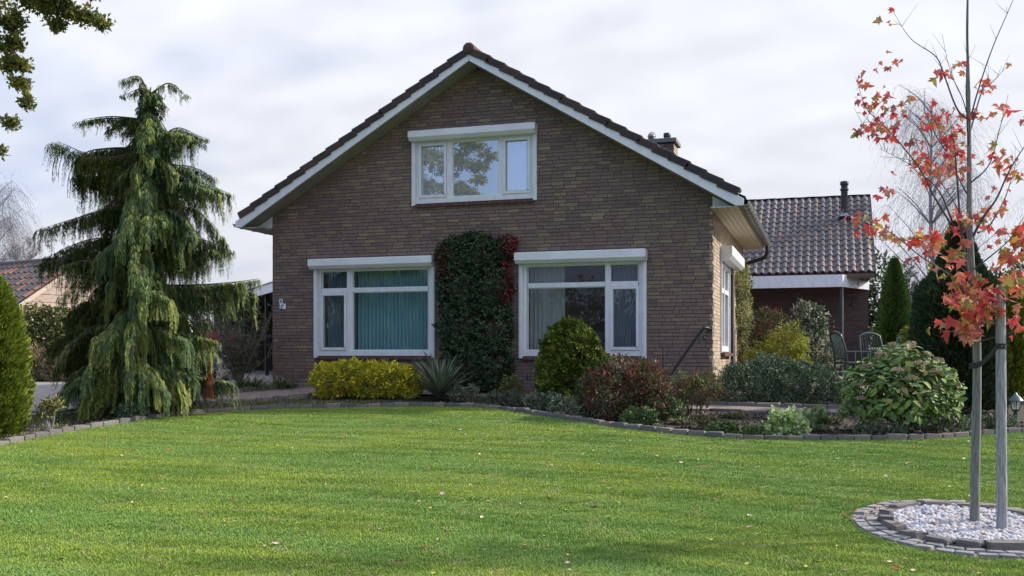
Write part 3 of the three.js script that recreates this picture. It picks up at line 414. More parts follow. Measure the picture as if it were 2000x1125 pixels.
  // canopy: flat roof with a white edge that turns the corner
  const can = mesh('canopy', (() => { const g = prism([[2.6, 12.42], [6.30, 12.42], [7.05, 14.0], [2.6, 14.0]], 0, 0.1); g.rotateX(-Math.PI / 2); g.translate(0, 2.62, 0); return g; })(), M.darkMetal, annex);
  mesh('fascia', rbx(2.6, 6.33, 2.485, 2.825, -12.42, -12.385, 0.004), M.white, can);
  const f2 = mesh('fascia', rbx(0, 1.80, 2.485, 2.825, -0.035, 0.0, 0.004), M.white, can); f2.position.set(6.325, 0, -12.39); f2.rotation.y = Math.atan2(1.62, 0.76);
  mesh('fascia_mark', bx(0.98, 1.06, 2.58, 2.67, 0.0, 0.012), std({ color: RGB(0.25, 0.25, 0.27), roughness: 0.5 }), f2);
  mesh('post', rbx(6.255, 6.325, -0.05, 2.615, -12.56, -12.49, 0.006), M.darkMetal, annex); mesh('rain_chain', tube([V(6.335, 0, -12.5), V(6.335, 2.5, -12.5)], 0.022, 7), M.zinc, annex);
  // stove flue
  const fl = mesh('flue_pipe', new THREE.LatheGeometry([[0.10, 0], [0.10, 0.85], [0.125, 0.85], [0.125, 0.9], [0.10, 0.9], [0.10, 1.02], [0.125, 1.02], [0.125, 1.12], [0.0, 1.15]].map((p) => new THREE.Vector2(...p)), 18).translate(6.42, 4.72, -15.1), M.darkMetal, annex);
  mesh('collar', new THREE.ConeGeometry(0.17, 0.2, 18, 1, true).translate(6.42, 4.88, -15.08), std({ color: RGB(0.12, 0.18, 0.32), roughness: 0.25, metalness: 0.6 }), fl);
  const wl = thing('wall_lamp', 'small dark lamp on the annex wall behind the canopy post', 'lamp', [6.62, 1.95, -13.995]); mesh('bracket', tube(spline([[0, 0.25, 0], [0, 0.3, 0.1], [0, 0.2, 0.16]], 8), 0.012, 6), M.darkMetal, wl); mesh('shade', new THREE.ConeGeometry(0.07, 0.13, 12).translate(0, 0.14, 0.16), M.darkMetal, wl);
}
// ------------------------------------------------------------------ neighbours on the driveway side
{ // timber shed with a tiled roof
  const R = rng(31), A = V(-12.68, 0, -2.64), B = V(-12.22, 0, -4.36), dirG = B.clone().sub(A).normalize(), half = A.distanceTo(B), dirR = V(dirG.z, 0, -dirG.x).negate(); if (dirR.x > 0) dirR.negate();
  const sh = thing('garden_shed', 'pale timber shed with rusty grey tiled roof behind the clipped hedge', 'shed', [B.x, 0, B.z]);
  sh.rotation.y = Math.atan2(-dirG.z, dirG.x); // local x runs along the gable
  const s = Math.sign(dirR.clone().applyAxisAngle(V(0, 1, 0), -sh.rotation.y).z); // ridge direction in local z
  const L = 6, eave = 1.80, top = 3.0, z0 = 0, ang = Math.atan2(top - eave, half), SL = Math.hypot(top - eave, half) + 0.12;
  const wood = [0, 1, 2].map((k) => std({ color: RGB(0.52 + k * 0.04, 0.40 + k * 0.03, 0.34 + k * 0.03), map: TXg, roughness: 0.85 }));
  mesh('wall', join([bx(-half, half, -0.1, eave, s > 0 ? 0.03 : -L, s > 0 ? L : -0.03), prism([[-half, eave], [half, eave], [0, top]], s > 0 ? 0.03 : -0.1, s > 0 ? 0.1 : -0.03)]), std({ color: RGB(0.2, 0.15, 0.12) }), sh);
  for (let y = 0.1, k = 0; y < top - 0.1; y += 0.2, k++) { const yb = y, yt = y + 0.188, w = (q) => q < eave ? half : half * (top - q) / (top - eave); const a = w(yb), b = Math.max(0.02, w(yt)); mesh('plank', prism([[-a, yb], [a, yb], [b, yt], [-b, yt]], s > 0 ? -0.005 : -0.028, s > 0 ? 0.028 : 0.005), wood[k % 3], sh); }
  const roof = mesh('roof', join([prism([[-half - 0.1, eave - 0.08], [0, top + 0.0], [half + 0.1, eave - 0.08], [half + 0.1, eave - 0.02], [0, top + 0.06], [-half - 0.1, eave - 0.02]].reverse(), s > 0 ? -0.12 : -L, s > 0 ? L : 0.12)]), M.insideDark, sh);
  const tile = (() => { const n = 6, w = 0.25, l = 0.34, P = [], I = [], U = []; for (const e of [0, 1, 2]) for (let i = 0; i <= n; i++) { const q = i / n, h = 0.03 * Math.sin(q * 6.2832) + 0.035; P.push((q - 0.5) * w, e === 0 ? h : e === 1 ? h + 0.02 : h - 0.03, e === 0 ? -l : 0); U.push(q * w, e * 0.1); } for (let e = 0; e < 2; e++) for (let i = 0; i < n; i++) { const o = e * (n + 1) + i; I.push(o, o + n + 1, o + 1, o + 1, o + n + 1, o + n + 2); } const g = new THREE.BufferGeometry(); g.setAttribute('position', new THREE.Float32BufferAttribute(P, 3)); g.setAttribute('uv', new THREE.Float32BufferAttribute(U, 2)); g.setIndex(I); const q = g.toNonIndexed(); q.computeVertexNormals(); return q; })();
  const tm = [[0.11, 0.10, 0.115], [0.13, 0.11, 0.115], [0.25, 0.135, 0.10], [0.095, 0.09, 0.105], [0.20, 0.125, 0.105], [0.32, 0.16, 0.11]].map((c) => std({ color: RGB(...c), roughness: 0.7, map: TXm }));
  const sd = -1; let cnt = 0; // slope that faces the drive
  for (let c = 0; c < 22; c++) for (let r = 0; r < 7; r++) { const t = r / 7, x = sd * lerp(half + 0.08, 0.0, t), y = lerp(eave - 0.03, top + 0.05, t); const m = mesh('pantile', tile, tm[c === 0 && R() < 0.6 ? 5 : Math.floor(R() * (R() < 0.4 ? 6 : 4)) % 6], roof); if (cnt) m.name = `pantile_${String(cnt).padStart(3, '0')}`; cnt++; m.rotation.order = 'YXZ'; m.rotation.y = sd * Math.PI / 2; m.rotation.x = ang; m.position.set(x, y + 0.02, s * (c * 0.24 - 0.0) ); }
  const cyl = new THREE.CylinderGeometry(0.1, 0.1, 0.34, 10, 1, false); cyl.rotateX(Math.PI / 2);
  for (let i = 0; i < 16; i++) { const m = mesh('ridge_tile', cyl, tm[i % 3 ? 3 : 1], roof); m.position.set(0, top + 0.07, s * (0.05 + i * 0.33)); }
  for (const q of [-1, 1]) mesh('verge_board', prism([[0, top - 0.02], [q * (half + 0.12), eave - 0.14], [q * (half + 0.12), eave - 0.02], [0, top + 0.1]].sort(() => 0), s > 0 ? -0.16 : 0.12, s > 0 ? -0.12 : 0.16), std({ color: RGB(0.62, 0.52, 0.42), map: TXg }), roof);
}
{ // carport: sloping white edge, dark inside
  const c = thing('carport', 'flat roofed carport with white edge and dark inside beside the house', 'carport');
  const P1 = V(-7.0, 0, -5.5), P2 = V(-13.7, 0, -12.8), d = P2.clone().sub(P1), len = d.length() * 1.45, rot = Math.atan2(-d.z, d.x), g = new THREE.Group(); c.position.copy(P1); c.rotation.y = rot;
  mesh('roof', bx(-1.2, len, 2.36, 2.46, 0.02, 6), M.darkMetal, c); // behind the edge
  mesh('fascia', rbx(-1.25, len, 2.28, 2.53, -0.03, 0.015, 0.004), M.white, c); mesh('fascia_cap', bx(-1.26, len, 2.532, 2.56, -0.05, 0.05), M.zinc, c);
  for (const [x, z] of [[3.6, 0.15], [7, 0.15]]) mesh('post', bx(x, x + 0.1, -0.05, 2.36, z, z + 0.1), M.darkMetal, c);
  mesh('back_wall', bx(-1.2, len, -0.05, 2.36, 5.0, 5.1), std({ color: RGB(0.19, 0.14, 0.10), map: TXg, roughness: 0.9 }), c); for (const a of [len - 0.1, -1.2]) mesh('end_wall', bx(a, a + 0.1, -0.05, 2.36, 0.3, 5), std({ color: RGB(0.19, 0.14, 0.10), map: TXg, roughness: 0.9 }), c);
  if (V(0, 0, 1).applyAxisAngle(V(0, 1, 0), rot).z > 0) for (const m of c.children) m.geometry = m.geometry.clone().scale(1, 1, -1);
}
{ // parked car, its tail towards the house
  const car = thing('parked_car', 'silver hatchback parked on the drive behind the weeping conifer', 'car', [-8.3, 0.012, -4.1], 0.25);
  const paint = std({ color: RGB(0.42, 0.45, 0.50), roughness: 0.3, metalness: 0.5 }), dark = std({ color: RGB(0.02, 0.022, 0.026), roughness: 0.12 }), rubber = std({ color: RGB(0.02, 0.02, 0.02), roughness: 0.9 });
  const body = new THREE.ExtrudeGeometry(new THREE.Shape([[0, 0.32], [0.02, 0.62], [0.0, 0.92], [0.12, 1.0], [-0.02 + 0.28, 1.36], [0.5, 1.47], [1.5, 1.50], [2.1, 1.42], [2.85, 1.0], [3.7, 0.86], [3.95, 0.66], [3.98, 0.36], [3.4, 0.26], [0.3, 0.26]].map(([x, y]) => new THREE.Vector2(-x, y)).reverse()), { depth: 1.5, bevelEnabled: true, bevelThickness: 0.1, bevelSize: 0.05, bevelSegments: 3 }); body.translate(0, 0, -0.75); mesh('body', body, paint, car);
  for (const s of [1, -1]) { mesh('side_window', prism([[-0.42, 1.02], [-2.55, 1.02], [-2.0, 1.36], [-0.6, 1.40]].reverse(), s > 0 ? 0.845 : -0.865, s > 0 ? 0.865 : -0.845), dark, car); const tl = mesh('tail_light', rbx(-0.10, 0.06, 0.86, 1.14, s * 0.72 - 0.12, s * 0.72 + 0.13, 0.02), std({ color: RGB(0.45, 0.02, 0.03), roughness: 0.15 }), car); mesh('reflector', rbx(0.05, 0.068, 0.93, 1.02, s * 0.72 - 0.05, s * 0.72 + 0.05, 0.004), std({ color: RGB(0.8, 0.5, 0.55), roughness: 0.2 }), tl); }
  mesh('rear_window', (() => { const g = bx(-0.01, 0.01, -0.2, 0.2, -0.6, 0.6); g.rotateZ(0.55); g.translate(-0.10, 1.2, 0); return g; })(), dark, car);
  mesh('bumper', rbx(-0.12, 0.09, 0.36, 0.62, -0.8, 0.8, 0.05), paint, car); mesh('number_plate', rbx(0.03, 0.075, 0.7, 0.8, -0.26, 0.26, 0.004), std({ color: RGB(0.7, 0.5, 0.05) }), car);
  for (const x of [-0.75, -3.2]) for (const s of [1, -1]) { const w = mesh('wheel', new THREE.CylinderGeometry(0.31, 0.31, 0.2, 22).rotateX(Math.PI / 2).translate(x, 0.31, s * 0.76), rubber, car); mesh('rim', new THREE.CylinderGeometry(0.19, 0.21, 0.21, 14).rotateX(Math.PI / 2).translate(x, 0.31, s * 0.765), M.zinc, w); }
  const cart = thing('red_cart', 'red metal cart standing beside the silver car', 'cart', [-7.55, 0.012, -3.35], 0.3);
  const red = std({ color: RGB(0.36, 0.035, 0.035), roughness: 0.5, map: TXm });
  mesh('tray', join([rbx(-0.33, 0.33, 0.86, 0.90, -0.4, 0.4, 0.01), rbx(-0.33, -0.29, 0.86, 1.12, -0.4, 0.4, 0.01), rbx(0.29, 0.33, 0.86, 1.12, -0.4, 0.4, 0.01), rbx(-0.33, 0.33, 0.86, 1.12, 0.36, 0.4, 0.01), rbx(-0.33, 0.33, 0.86, 1.12, -0.4, -0.36, 0.01)]), red, cart); mesh('vent_panel', rbx(0.12, 0.24, 0.96, 1.06, 0.4, 0.41, 0.003), M.black, cart);
  for (const [x, z] of [[-0.28, -0.34], [0.28, -0.34], [-0.28, 0.34], [0.28, 0.34]]) { mesh('leg', tube([V(x, 0.12, z), V(x, 0.88, z)], 0.02, 7), M.darkMetal, cart); mesh('wheel', new THREE.CylinderGeometry(0.12, 0.12, 0.05, 16).rotateX(Math.PI / 2).translate(x, 0.12, z), rubber, cart); }
  const R = rng(5), bo = new THREE.IcosahedronGeometry(0.3, 3), p = bo.attributes.position; for (let i = 0; i < p.count; i++) { const v = V(p.getX(i), p.getY(i), p.getZ(i)), k = 0.75 + 1.3 * Math.round(4 * fbm(v.x * 3, v.y * 3, v.z * 3, 2)) / 4 * 0.5 + 0.3 * fbm(v.x * 9, v.y * 9, v.z * 9, 2); p.setXYZ(i, v.x * k, v.y * k * 1.1, v.z * k); } bo.computeVertexNormals();
  const b = mesh('boulder', bo, std({ color: RGB(0.52, 0.45, 0.42), map: TXm, roughness: 0.95 })); b.position.set(-6.1, 0.36, -1.5); tag(b, 'pale pinkish boulder behind the dark leafless shrub', 'boulder');
}
// ------------------------------------------------------------------ garden furniture on the terrace
const chairMat = std({ color: RGB(0.025, 0.05, 0.052), roughness: 0.4 });
function gardenChair(mat) {
  const c = thing('garden_chair', '', 'chair', [0, 0, 0], 0, 'garden chairs around the terrace table'); // faces local +z
  for (const s of [-1, 1]) {
    mesh('leg', tube([V(s * 0.27, 0, 0.25), V(s * 0.26, 0.64, 0.22)], 0.024, 8), mat, c);
    mesh('leg', tube(spline([[s * 0.26, 0, -0.30], [s * 0.25, 0.42, -0.23], [s * 0.25, 0.72, -0.27], [s * 0.225, 1.0, -0.36]], 12), 0.024, 8), mat, c);
    mesh('armrest', join([rbx(s * 0.27 - 0.03, s * 0.27 + 0.03, 0.635, 0.66, -0.27, 0.27, 0.01)]), mat, c);
    mesh('stretcher', tube([V(s * 0.265, 0.2, 0.24), V(s * 0.255, 0.2, -0.27)], 0.016, 7), mat, c);
  }
  mesh('seat', rbx(-0.25, 0.25, 0.40, 0.435, -0.25, 0.26, 0.012), mat, c);
  mesh('top_rail', tube(spline([[-0.225, 0.98, -0.355], [-0.12, 1.035, -0.372], [0, 1.05, -0.376], [0.12, 1.035, -0.372], [0.225, 0.98, -0.355]], 14), 0.032, 8), mat, c);
  mesh('lower_rail', tube([V(-0.24, 0.5, -0.25), V(0.24, 0.5, -0.25)], 0.022, 7), mat, c);
  for (let i = 0; i < 7; i++) { const x = -0.168 + i * 0.056; mesh('slat', tube([V(x * 1.05, 0.49, -0.252), V(x, 0.75, -0.285), V(x, 1.03 - Math.abs(x) * 0.2, -0.368)], 0.012, 6), mat, c); }
  return c;
}
{
  const a = gardenChair(chairMat); a.position.set(6.40, 0.02, -5.35); a.rotation.y = 2.05; a.userData.label = 'dark green slatted garden chair turned sideways at the edge of the terrace';
  copyOf(a, [6.95, 0.02, -6.3], 2.75, 'dark green slatted garden chair with its back behind the hydrangea');
  const bl = gardenChair(std({ color: RGB(0.03, 0.09, 0.16), roughness: 0.45 })); bl.position.set(7.86, 0.02, -9.6); bl.rotation.y = 0.1; bl.userData.label = 'dark blue garden chair on the far side of the terrace table';
  const t = thing('garden_table', 'pale round topped garden table on the terrace among the chairs', 'table', [7.5, 0.02, -8.1]);
  const tp = std({ color: RGB(0.55, 0.56, 0.58), roughness: 0.5, map: TXm }); mesh('table_top', new THREE.LatheGeometry([[0, 0.70], [0.66, 0.70], [0.68, 0.71], [0.68, 0.73], [0.66, 0.742], [0, 0.742]].map((p) => new THREE.Vector2(...p)), 36), tp, t);
  for (let k = 0; k < 4; k++) { const q = k * Math.PI / 2 + 0.6; mesh('leg', tube([V(Math.cos(q) * 0.5, 0, Math.sin(q) * 0.5), V(Math.cos(q) * 0.4, 0.7, Math.sin(q) * 0.4)], 0.025, 8), chairMat, t); }
  // garden lantern
  const l = thing('garden_lantern', 'small green garden lantern on a post beside the flower bed', 'lantern', [8.41, gy(8.41, 1.39), 1.39]), gm = std({ color: RGB(0.05, 0.085, 0.09), roughness: 0.4, metalness: 0.3 });
  const lt = (pts) => new THREE.LatheGeometry(pts.map((p) => new THREE.Vector2(...p)), 6);
  mesh('post', lt([[0.045, 0], [0.045, 0.04], [0.028, 0.06], [0.022, 0.12], [0.034, 0.15], [0.02, 0.18], [0.055, 0.2], [0.05, 0.215]]), gm, l);
  mesh('lamp_glass', lt([[0.05, 0.215], [0.082, 0.335]]), new THREE.MeshPhysicalMaterial({ color: RGB(0.9, 0.92, 0.9), transmission: 0.7, thickness: 0, roughness: 0.35, side: THREE.DoubleSide }), l);
  for (let k = 0; k < 6; k++) { const q = k * Math.PI / 3; mesh('glazing_bar', tube([V(Math.sin(q) * 0.051, 0.213, Math.cos(q) * 0.051), V(Math.sin(q) * 0.084, 0.338, Math.cos(q) * 0.084)], 0.005, 5), gm, l); }
  mesh('roof', lt([[0.105, 0.33], [0.108, 0.34], [0.06, 0.395], [0.03, 0.415], [0.02, 0.44], [0.0, 0.46]]), gm, l);
  const so = thing('solar_light', 'tiny dark solar light in the ground cover near the lawn edging', 'lamp', [-2.82, gy(-2.82, 3.5), 3.5]); mesh('spike', tube([V(0, -0.05, 0), V(0, 0.1, 0)], 0.008, 6), M.darkMetal, so); mesh('head', lt([[0.02, 0.1], [0.035, 0.14], [0.04, 0.15], [0, 0.155]]), M.zinc, so);
}
// ------------------------------------------------------------------ stone edgings and the gravel ring
function stoneGeo(seed, sx, sy, sz, rough = 1.6) { const g = new RoundedBoxGeometry(sx, sy, sz, 3, Math.min(sx, sy, sz) * 0.13), p = g.attributes.position; for (let i = 0; i < p.count; i++) { const x = p.getX(i), y = p.getY(i), z = p.getZ(i); const k = 0.10 * rough * fbm(x * 2.6 + seed * 3.1, y * 2.6, z * 2.6 + seed, 3), j = 0.10 * rough * fbm(x * 2.1 - seed, y * 2.1 + 4, z * 2.1, 2); p.setXYZ(i, x * (1 + k * 0.8) + j * 0.7, y + (k + j) * sy * 1.3, z * (1 + k * 1.4) + j * 0.6); } g.computeVertexNormals(); return boxUV(g); }
const stoneMats = [[0.21, 0.20, 0.205], [0.27, 0.25, 0.24], [0.17, 0.165, 0.175], [0.31, 0.275, 0.255], [0.24, 0.215, 0.21]].map((c) => std({ color: RGB(...c), map: TXm, bumpMap: TXf, bumpScale: 0.008, roughness: 0.95 }));
function edging(name, label, pts, len, h, w, lift, seed, mats = stoneMats) {
  const R = rng(seed), o = thing(name, label, 'edging'), geos = [0, 1, 2, 3, 4].map((k) => stoneGeo(seed + k, 1, 1, 1)); const curve = new THREE.CatmullRomCurve3(pts), total = curve.getLength(); let s = 0, i = 0;
  while (s < total - len * 0.5) { const L = len * (0.8 + 0.4 * R()), p = curve.getPointAt(clamp((s + L / 2) / total)), t = curve.getTangentAt(clamp((s + L / 2) / total)); const m = mesh('stone', geos[i % 5], mats[Math.floor(R() * mats.length)], o); if (i) m.name = `stone_${String(i).padStart(3, '0')}`; m.position.set(p.x, gy(p.x, p.z) + lift + (R() - 0.5) * 0.018, p.z); m.scale.set(L - 0.014, h, w * (0.9 + 0.2 * R())); m.rotation.set((R() - 0.5) * 0.08, Math.atan2(-t.z, t.x) + (R() - 0.5) * 0.07, (R() - 0.5) * 0.05); s += L; i++; }
  return o;
}
edging('stone_edging', 'curved row of rough grey stones between the lawn and the flower beds', KERB.filter((_, i) => i % 8 === 0).map((p) => V(p.x, 0, p.z)), 0.225, 0.13, 0.11, 0.008, 41);
edging('stone_edging', 'dark low kerb along the back of the pinkish garden path', [[3.3, 0.4], [4.4, 0.46], [5.2, 0.48], [6.1, 0.38], [6.6, 0.06]].map(([x, z]) => V(x, 0, z)), 0.42, 0.12, 0.08, 0.02, 52, stoneMats.slice(0, 3));
edging('stone_edging', 'dark low kerb between the pinkish garden path and the bare bed', [[2.9, 1.12], [3.6, 1.16], [4.3, 1.06], [5.4, 1.02], [6.3, 0.97], [6.95, 0.54]].map(([x, z]) => V(x, 0, z)), 0.42, 0.10, 0.08, -0.02, 53, stoneMats.slice(0, 3));
edging('stone_edging', 'low brick kerb along the front walk below the leafless shrub', [[-5.3, 2.26], [-4.22, 1.9], [-3.7, 1.0], [-3.25, 0.12]].map(([x, z]) => V(x, 0, z)), 0.3, 0.14, 0.08, 0.03, 54, [stoneMats[2], stoneMats[4]]);
edging('stone_edging', 'low stone kerb between the front walk and the mossy ground cover', [[-5.3, 3.24], [-3.72, 2.8], [-2.46, 1.38], [-2.2, 0.9]].map(([x, z]) => V(x, 0, z)), 0.3, 0.12, 0.07, 0.01, 55, stoneMats);
{
  const R = rng(61), ring = thing('gravel_ring', 'round tree bed edged with grey stones and pavers around pale gravel', 'tree bed', [RING.x, 0, RING.z]); const Y = (x, z) => gy(RING.x + x, RING.z + z);
  const bed = sheet(40, 8, (a, b) => { const q = a * 6.2832, r = 0.94 * b, x = Math.cos(q) * r, z = Math.sin(q) * r; return V(x, Y(x, z) + 0.018, z); }); mesh('bedding', bed, std({ color: RGB(0.26, 0.24, 0.22), map: TXm, roughness: 1 }), ring);
  const pav = [0, 1, 2].map((k) => stoneGeo(70 + k, 1, 1, 1)), pm = [[0.33, 0.325, 0.34], [0.38, 0.36, 0.36], [0.28, 0.28, 0.295]].map((c) => std({ color: RGB(...c), map: TXm, bumpMap: TXf, bumpScale: 0.004, roughness: 0.9 })); let n = 0;
  for (const [r, cnt, w] of [[0.765, 34, 0.105], [0.875, 38, 0.10]]) for (let i = 0; i < cnt; i++) { const q = (i + (r > 0.8 ? 0.5 : 0)) / cnt * 6.2832 + (R() - 0.5) * 0.03, x = Math.cos(q) * r, z = Math.sin(q) * r; const m = mesh('paver', pav[i % 3], pm[Math.floor(R() * 3)], ring); if (n) m.name = `paver_${String(n).padStart(3, '0')}`; n++; m.position.set(x, Y(x, z) + 0.012 + (R() - 0.5) * 0.008, z); m.scale.set(w - 0.012, 0.05, r * 6.2832 / cnt - 0.014); m.rotation.set((R() - 0.5) * 0.05, -q + (R() - 0.5) * 0.08, 0.045 * Math.cos(q)); }
  const sg = [0, 1, 2, 3, 4, 5].map((k) => stoneGeo(80 + k, 1, 1, 1, 3.2)); let q = 0.2, k = 0;
  while (q < 6.2832 + 0.05) { const L = 0.16 + 0.2 * R(), r = 0.665 + (R() - 0.5) * 0.03, a = q + L / r / 2, x = Math.cos(a) * r, z = Math.sin(a) * r; const m = mesh('stone', sg[(k * 5 + (k >> 2)) % 6], stoneMats[[0, 1, 4, 1, 3][Math.floor(R() * 5)]], ring); if (k) m.name = `stone_${String(k).padStart(3, '0')}`; k++; m.position.set(x, Y(x, z) + 0.026 + 0.012 * R(), z); m.scale.set(0.10 + 0.03 * R(), 0.075 + 0.02 * R(), L - 0.02); m.rotation.set((R() - 0.5) * 0.06, -a + (R() - 0.5) * 0.2, (R() - 0.5) * 0.1); q += (L + 0.025) / r; }
  const pg = new THREE.IcosahedronGeometry(1, 1), gp = pg.attributes.position; for (let i = 0; i < gp.count; i++) { const v = V(gp.getX(i), gp.getY(i), gp.getZ(i)), f = 1 + 0.3 * noise.noise(v.x * 1.3 + 2, v.y * 1.3, v.z * 1.3); gp.setXYZ(i, v.x * f, v.y * f * 0.62, v.z * f * 0.8); } pg.computeVertexNormals();
  const cnt = 2600, im = new THREE.InstancedMesh(pg, std({ color: 0xffffff, roughness: 0.85 }), cnt); im.name = 'gravel'; const mt = new THREE.Matrix4(), qq = new THREE.Quaternion(); const pal = [[0.42, 0.42, 0.47], [0.52, 0.49, 0.48], [0.30, 0.31, 0.37], [0.50, 0.38, 0.32], [0.60, 0.59, 0.62], [0.20, 0.20, 0.24], [0.40, 0.31, 0.27]];
  for (let i = 0; i < cnt; i++) { const r = 0.62 * Math.sqrt(R()), a = R() * 6.2832, x = Math.cos(a) * r, z = Math.sin(a) * r, s = 0.014 + 0.014 * R(); qq.setFromEuler(new THREE.Euler(R() * 0.7, R() * 6.28, R() * 0.7)); mt.compose(V(x, Y(x, z) + 0.032 + R() * 0.022, z), qq, V(s, s, s)); im.setMatrixAt(i, mt); const c = pal[Math.floor(R() * R() * 7)], v = 0.85 + 0.3 * R(); im.setColorAt(i, RGB(c[0] * v, c[1] * v, c[2] * v)); }
  im.castShadow = im.receiveShadow = true; ring.add(im); tag(im, null, null, null, 'stuff');
  mesh('gravel_bed', sheet(36, 6, (a, b) => { const w = a * 6.2832, r = 0.62 * b, x = Math.cos(w) * r, z = Math.sin(w) * r; return V(x, Y(x, z) + 0.03, z); }), std({ color: RGB(0.3, 0.29, 0.29), map: TXf, roughness: 1 }), ring);
}
// ------------------------------------------------------------------ plants
// leaves gathered in clumps over the skin of a few rounded masses
// skin = how thick the leafy shell is; it moves leaves only. A leaf's colour is drawn at random from the palette wherever it sits.
function foliage(L_, R, o) {
  const { blobs, n, per = 18, L, W, pal, out = 0.6, rise = 0.1, skin = 0.3, spread = 2.2, wob = 0.14, floor = -9, fold = 0.15, jag = 1 } = o;
  const area = blobs.map((b) => (b[3] * b[4] + b[4] * b[5] + b[3] * b[5])), sum = area.reduce((a, b) => a + b, 0), d = V(0, 0, 0), nrm = V(0, 0, 0), c = V(0, 0, 0), p = V(0, 0, 0), dr = V(0, 0, 0), un = V(0, 0, 0);
  const clumps = Math.round(n / per); let tries = 0;
  for (let k = 0; k < clumps && tries < clumps * 20; tries++) {
    let t = R() * sum, bi = 0; while (bi < blobs.length - 1 && (t -= area[bi]) > 0) bi++; const b = blobs[bi];
    dirRand(R, d); const rr = (1 - Math.pow(R(), 1.6) * skin) * (R() < 0.05 ? 1.05 + 0.16 * R() : 1) * (1 + wob * 2 * fbm(d.x * 2.2 + b[0] * 3, d.y * 2.2 + b[1], d.z * 2.2 + b[2] * 3, 3));
    c.set(b[0] + d.x * b[3] * rr, b[1] + d.y * b[4] * rr, b[2] + d.z * b[5] * rr); if (c.y < floor) continue;
    let hid = false; for (let j = 0; j < blobs.length; j++) if (j !== bi) { const q = blobs[j], e = ((c.x - q[0]) / q[3]) ** 2 + ((c.y - q[1]) / q[4]) ** 2 + ((c.z - q[2]) / q[5]) ** 2; if (e < 0.45) { hid = true; break; } } if (hid) continue;
    nrm.set(d.x / b[3], d.y / b[4], d.z / b[5]).normalize(); k++;
    const tone = pick(R, o.palAt ? o.palAt(c, nrm) : pal), ax = dirRand(R).multiplyScalar(0.55 * jag).add(nrm).normalize();
    for (let i = 0; i < per; i++) { dirRand(R, p).multiplyScalar(L * spread * Math.cbrt(R()) * 0.6).add(c); if (p.y < floor) continue; dirRand(R, dr).multiplyScalar(1 - out * 0.6).addScaledVector(ax, out); dr.y += rise; dr.normalize(); dirRand(R, un).multiplyScalar(0.7).addScaledVector(nrm, 0.6); un.y += 0.5; const s = 0.7 + 0.6 * R(), v = 0.86 + 0.28 * R(); L_.leaf(p, dr, un, L * s, W * s, [tone[0] * v, tone[1] * v, tone[2] * v], fold); }
  }
}
function stems(list, r = 0.012) { return join(list.map((pts) => { const q = spline(pts, 8); return tube(q, q.map((_, i) => r * (1 - 0.75 * i / (q.length - 1))), 5); })); }
function bush(name, label, category, x, z, o, group) {
  const R = rng(o.seed || 1), y = o.y ?? gy(x, z), t = thing(name, label, category, [x, y, z], o.turn ?? TH, group), L_ = new Leaves();
  for (const part of o.parts || [o]) foliage(L_, R, { ...o, ...part, floor: part.floor ?? o.floor ?? 0.0 });
  const st = []; for (let k = 0; k < (o.stemCount ?? 7); k++) { const b = o.blobs[k % o.blobs.length]; st.push([[(R() - 0.5) * 0.1 + b[0] * 0.4, -0.04, (R() - 0.5) * 0.1 + b[2] * 0.4], [b[0] * 0.7 + (R() - 0.5) * b[3] * 0.5, b[1] * 0.5, b[2] * 0.7 + (R() - 0.5) * b[5] * 0.5], [b[0] + (R() - 0.5) * b[3], b[1] + (R() - 0.2) * b[4] * 0.6, b[2] + (R() - 0.5) * b[5]]]); }
  mesh('stem', stems(st, o.stemR || 0.014), o.stemMat || M.bark, t);
  L_.build('foliage', o.mat || M.leafDull, t);
  return t;
}
// upright conifer: flat sprays over a solid of revolution, prof(h) -> radius
function conifer(name, label, x, z, o) {
  const R = rng(o.seed), y = gy(x, z), t = thing(name, label, 'conifer', [x, y, z], TH), L_ = new Leaves(), H = o.h;
  const d = V(0, 0, 0), u = V(0, 0, 0), p = V(0, 0, 0);
  for (let i = 0; i < o.n; i++) {
    const hy = Math.pow(R(), 0.8) * H, a = R() * 6.2832, lump = 1 + (o.lump ?? 0.16) * 2 * fbm(Math.cos(a) * 1.7 + o.seed, hy * (o.lf ?? 2.2), Math.sin(a) * 1.7, 3), r = o.prof(hy / H) * lump * (1 - Math.pow(R(), 1.9) * 0.6);
    const cx = Math.cos(a), cz = Math.sin(a); const tone = pick(R, o.pal), bl = o.spray ?? 6, tilt = o.tilt ?? 0.9;
    for (let k = 0; k < bl; k++) { p.set(cx * r + (R() - 0.5) * 0.06, hy + (R() - 0.5) * 0.07, cz * r + (R() - 0.5) * 0.06); d.set(cx * 0.8 + (R() - 0.5) * 1.1, tilt + (R() - 0.5) * 0.9, cz * 0.8 + (R() - 0.5) * 1.1).normalize(); u.set(-cz + (R() - 0.5) * 1.2, (R() - 0.5) * 0.6, cx + (R() - 0.5) * 1.2).normalize(); const s = 0.7 + 0.6 * R(); L_.leaf(p, d, u, o.L * s, o.W * s, tone, 0.1, 0.5); }
  }
  mesh('trunk', tube([V(0, -0.1, 0), V(0, H * 0.5, 0), V(0, H * 0.92, 0)], [0.07, 0.045, 0.01], 7), M.bark, t);
  const tw = []; for (let k = 0; k < 90; k++) { const f = 0.04 + 0.9 * R(), a = R() * 6.2832, r = o.prof(f) * 0.85; tw.push(tube([V(0, f * H * 0.9, 0), V(Math.cos(a) * r, Math.min(H * 0.97, f * H + r * 0.4), Math.sin(a) * r)], [0.014, 0.004], 4, false)); } mesh('twigs', join(tw), M.bark, t);
  L_.build('foliage', o.mat || M.needle, t); return t;
}
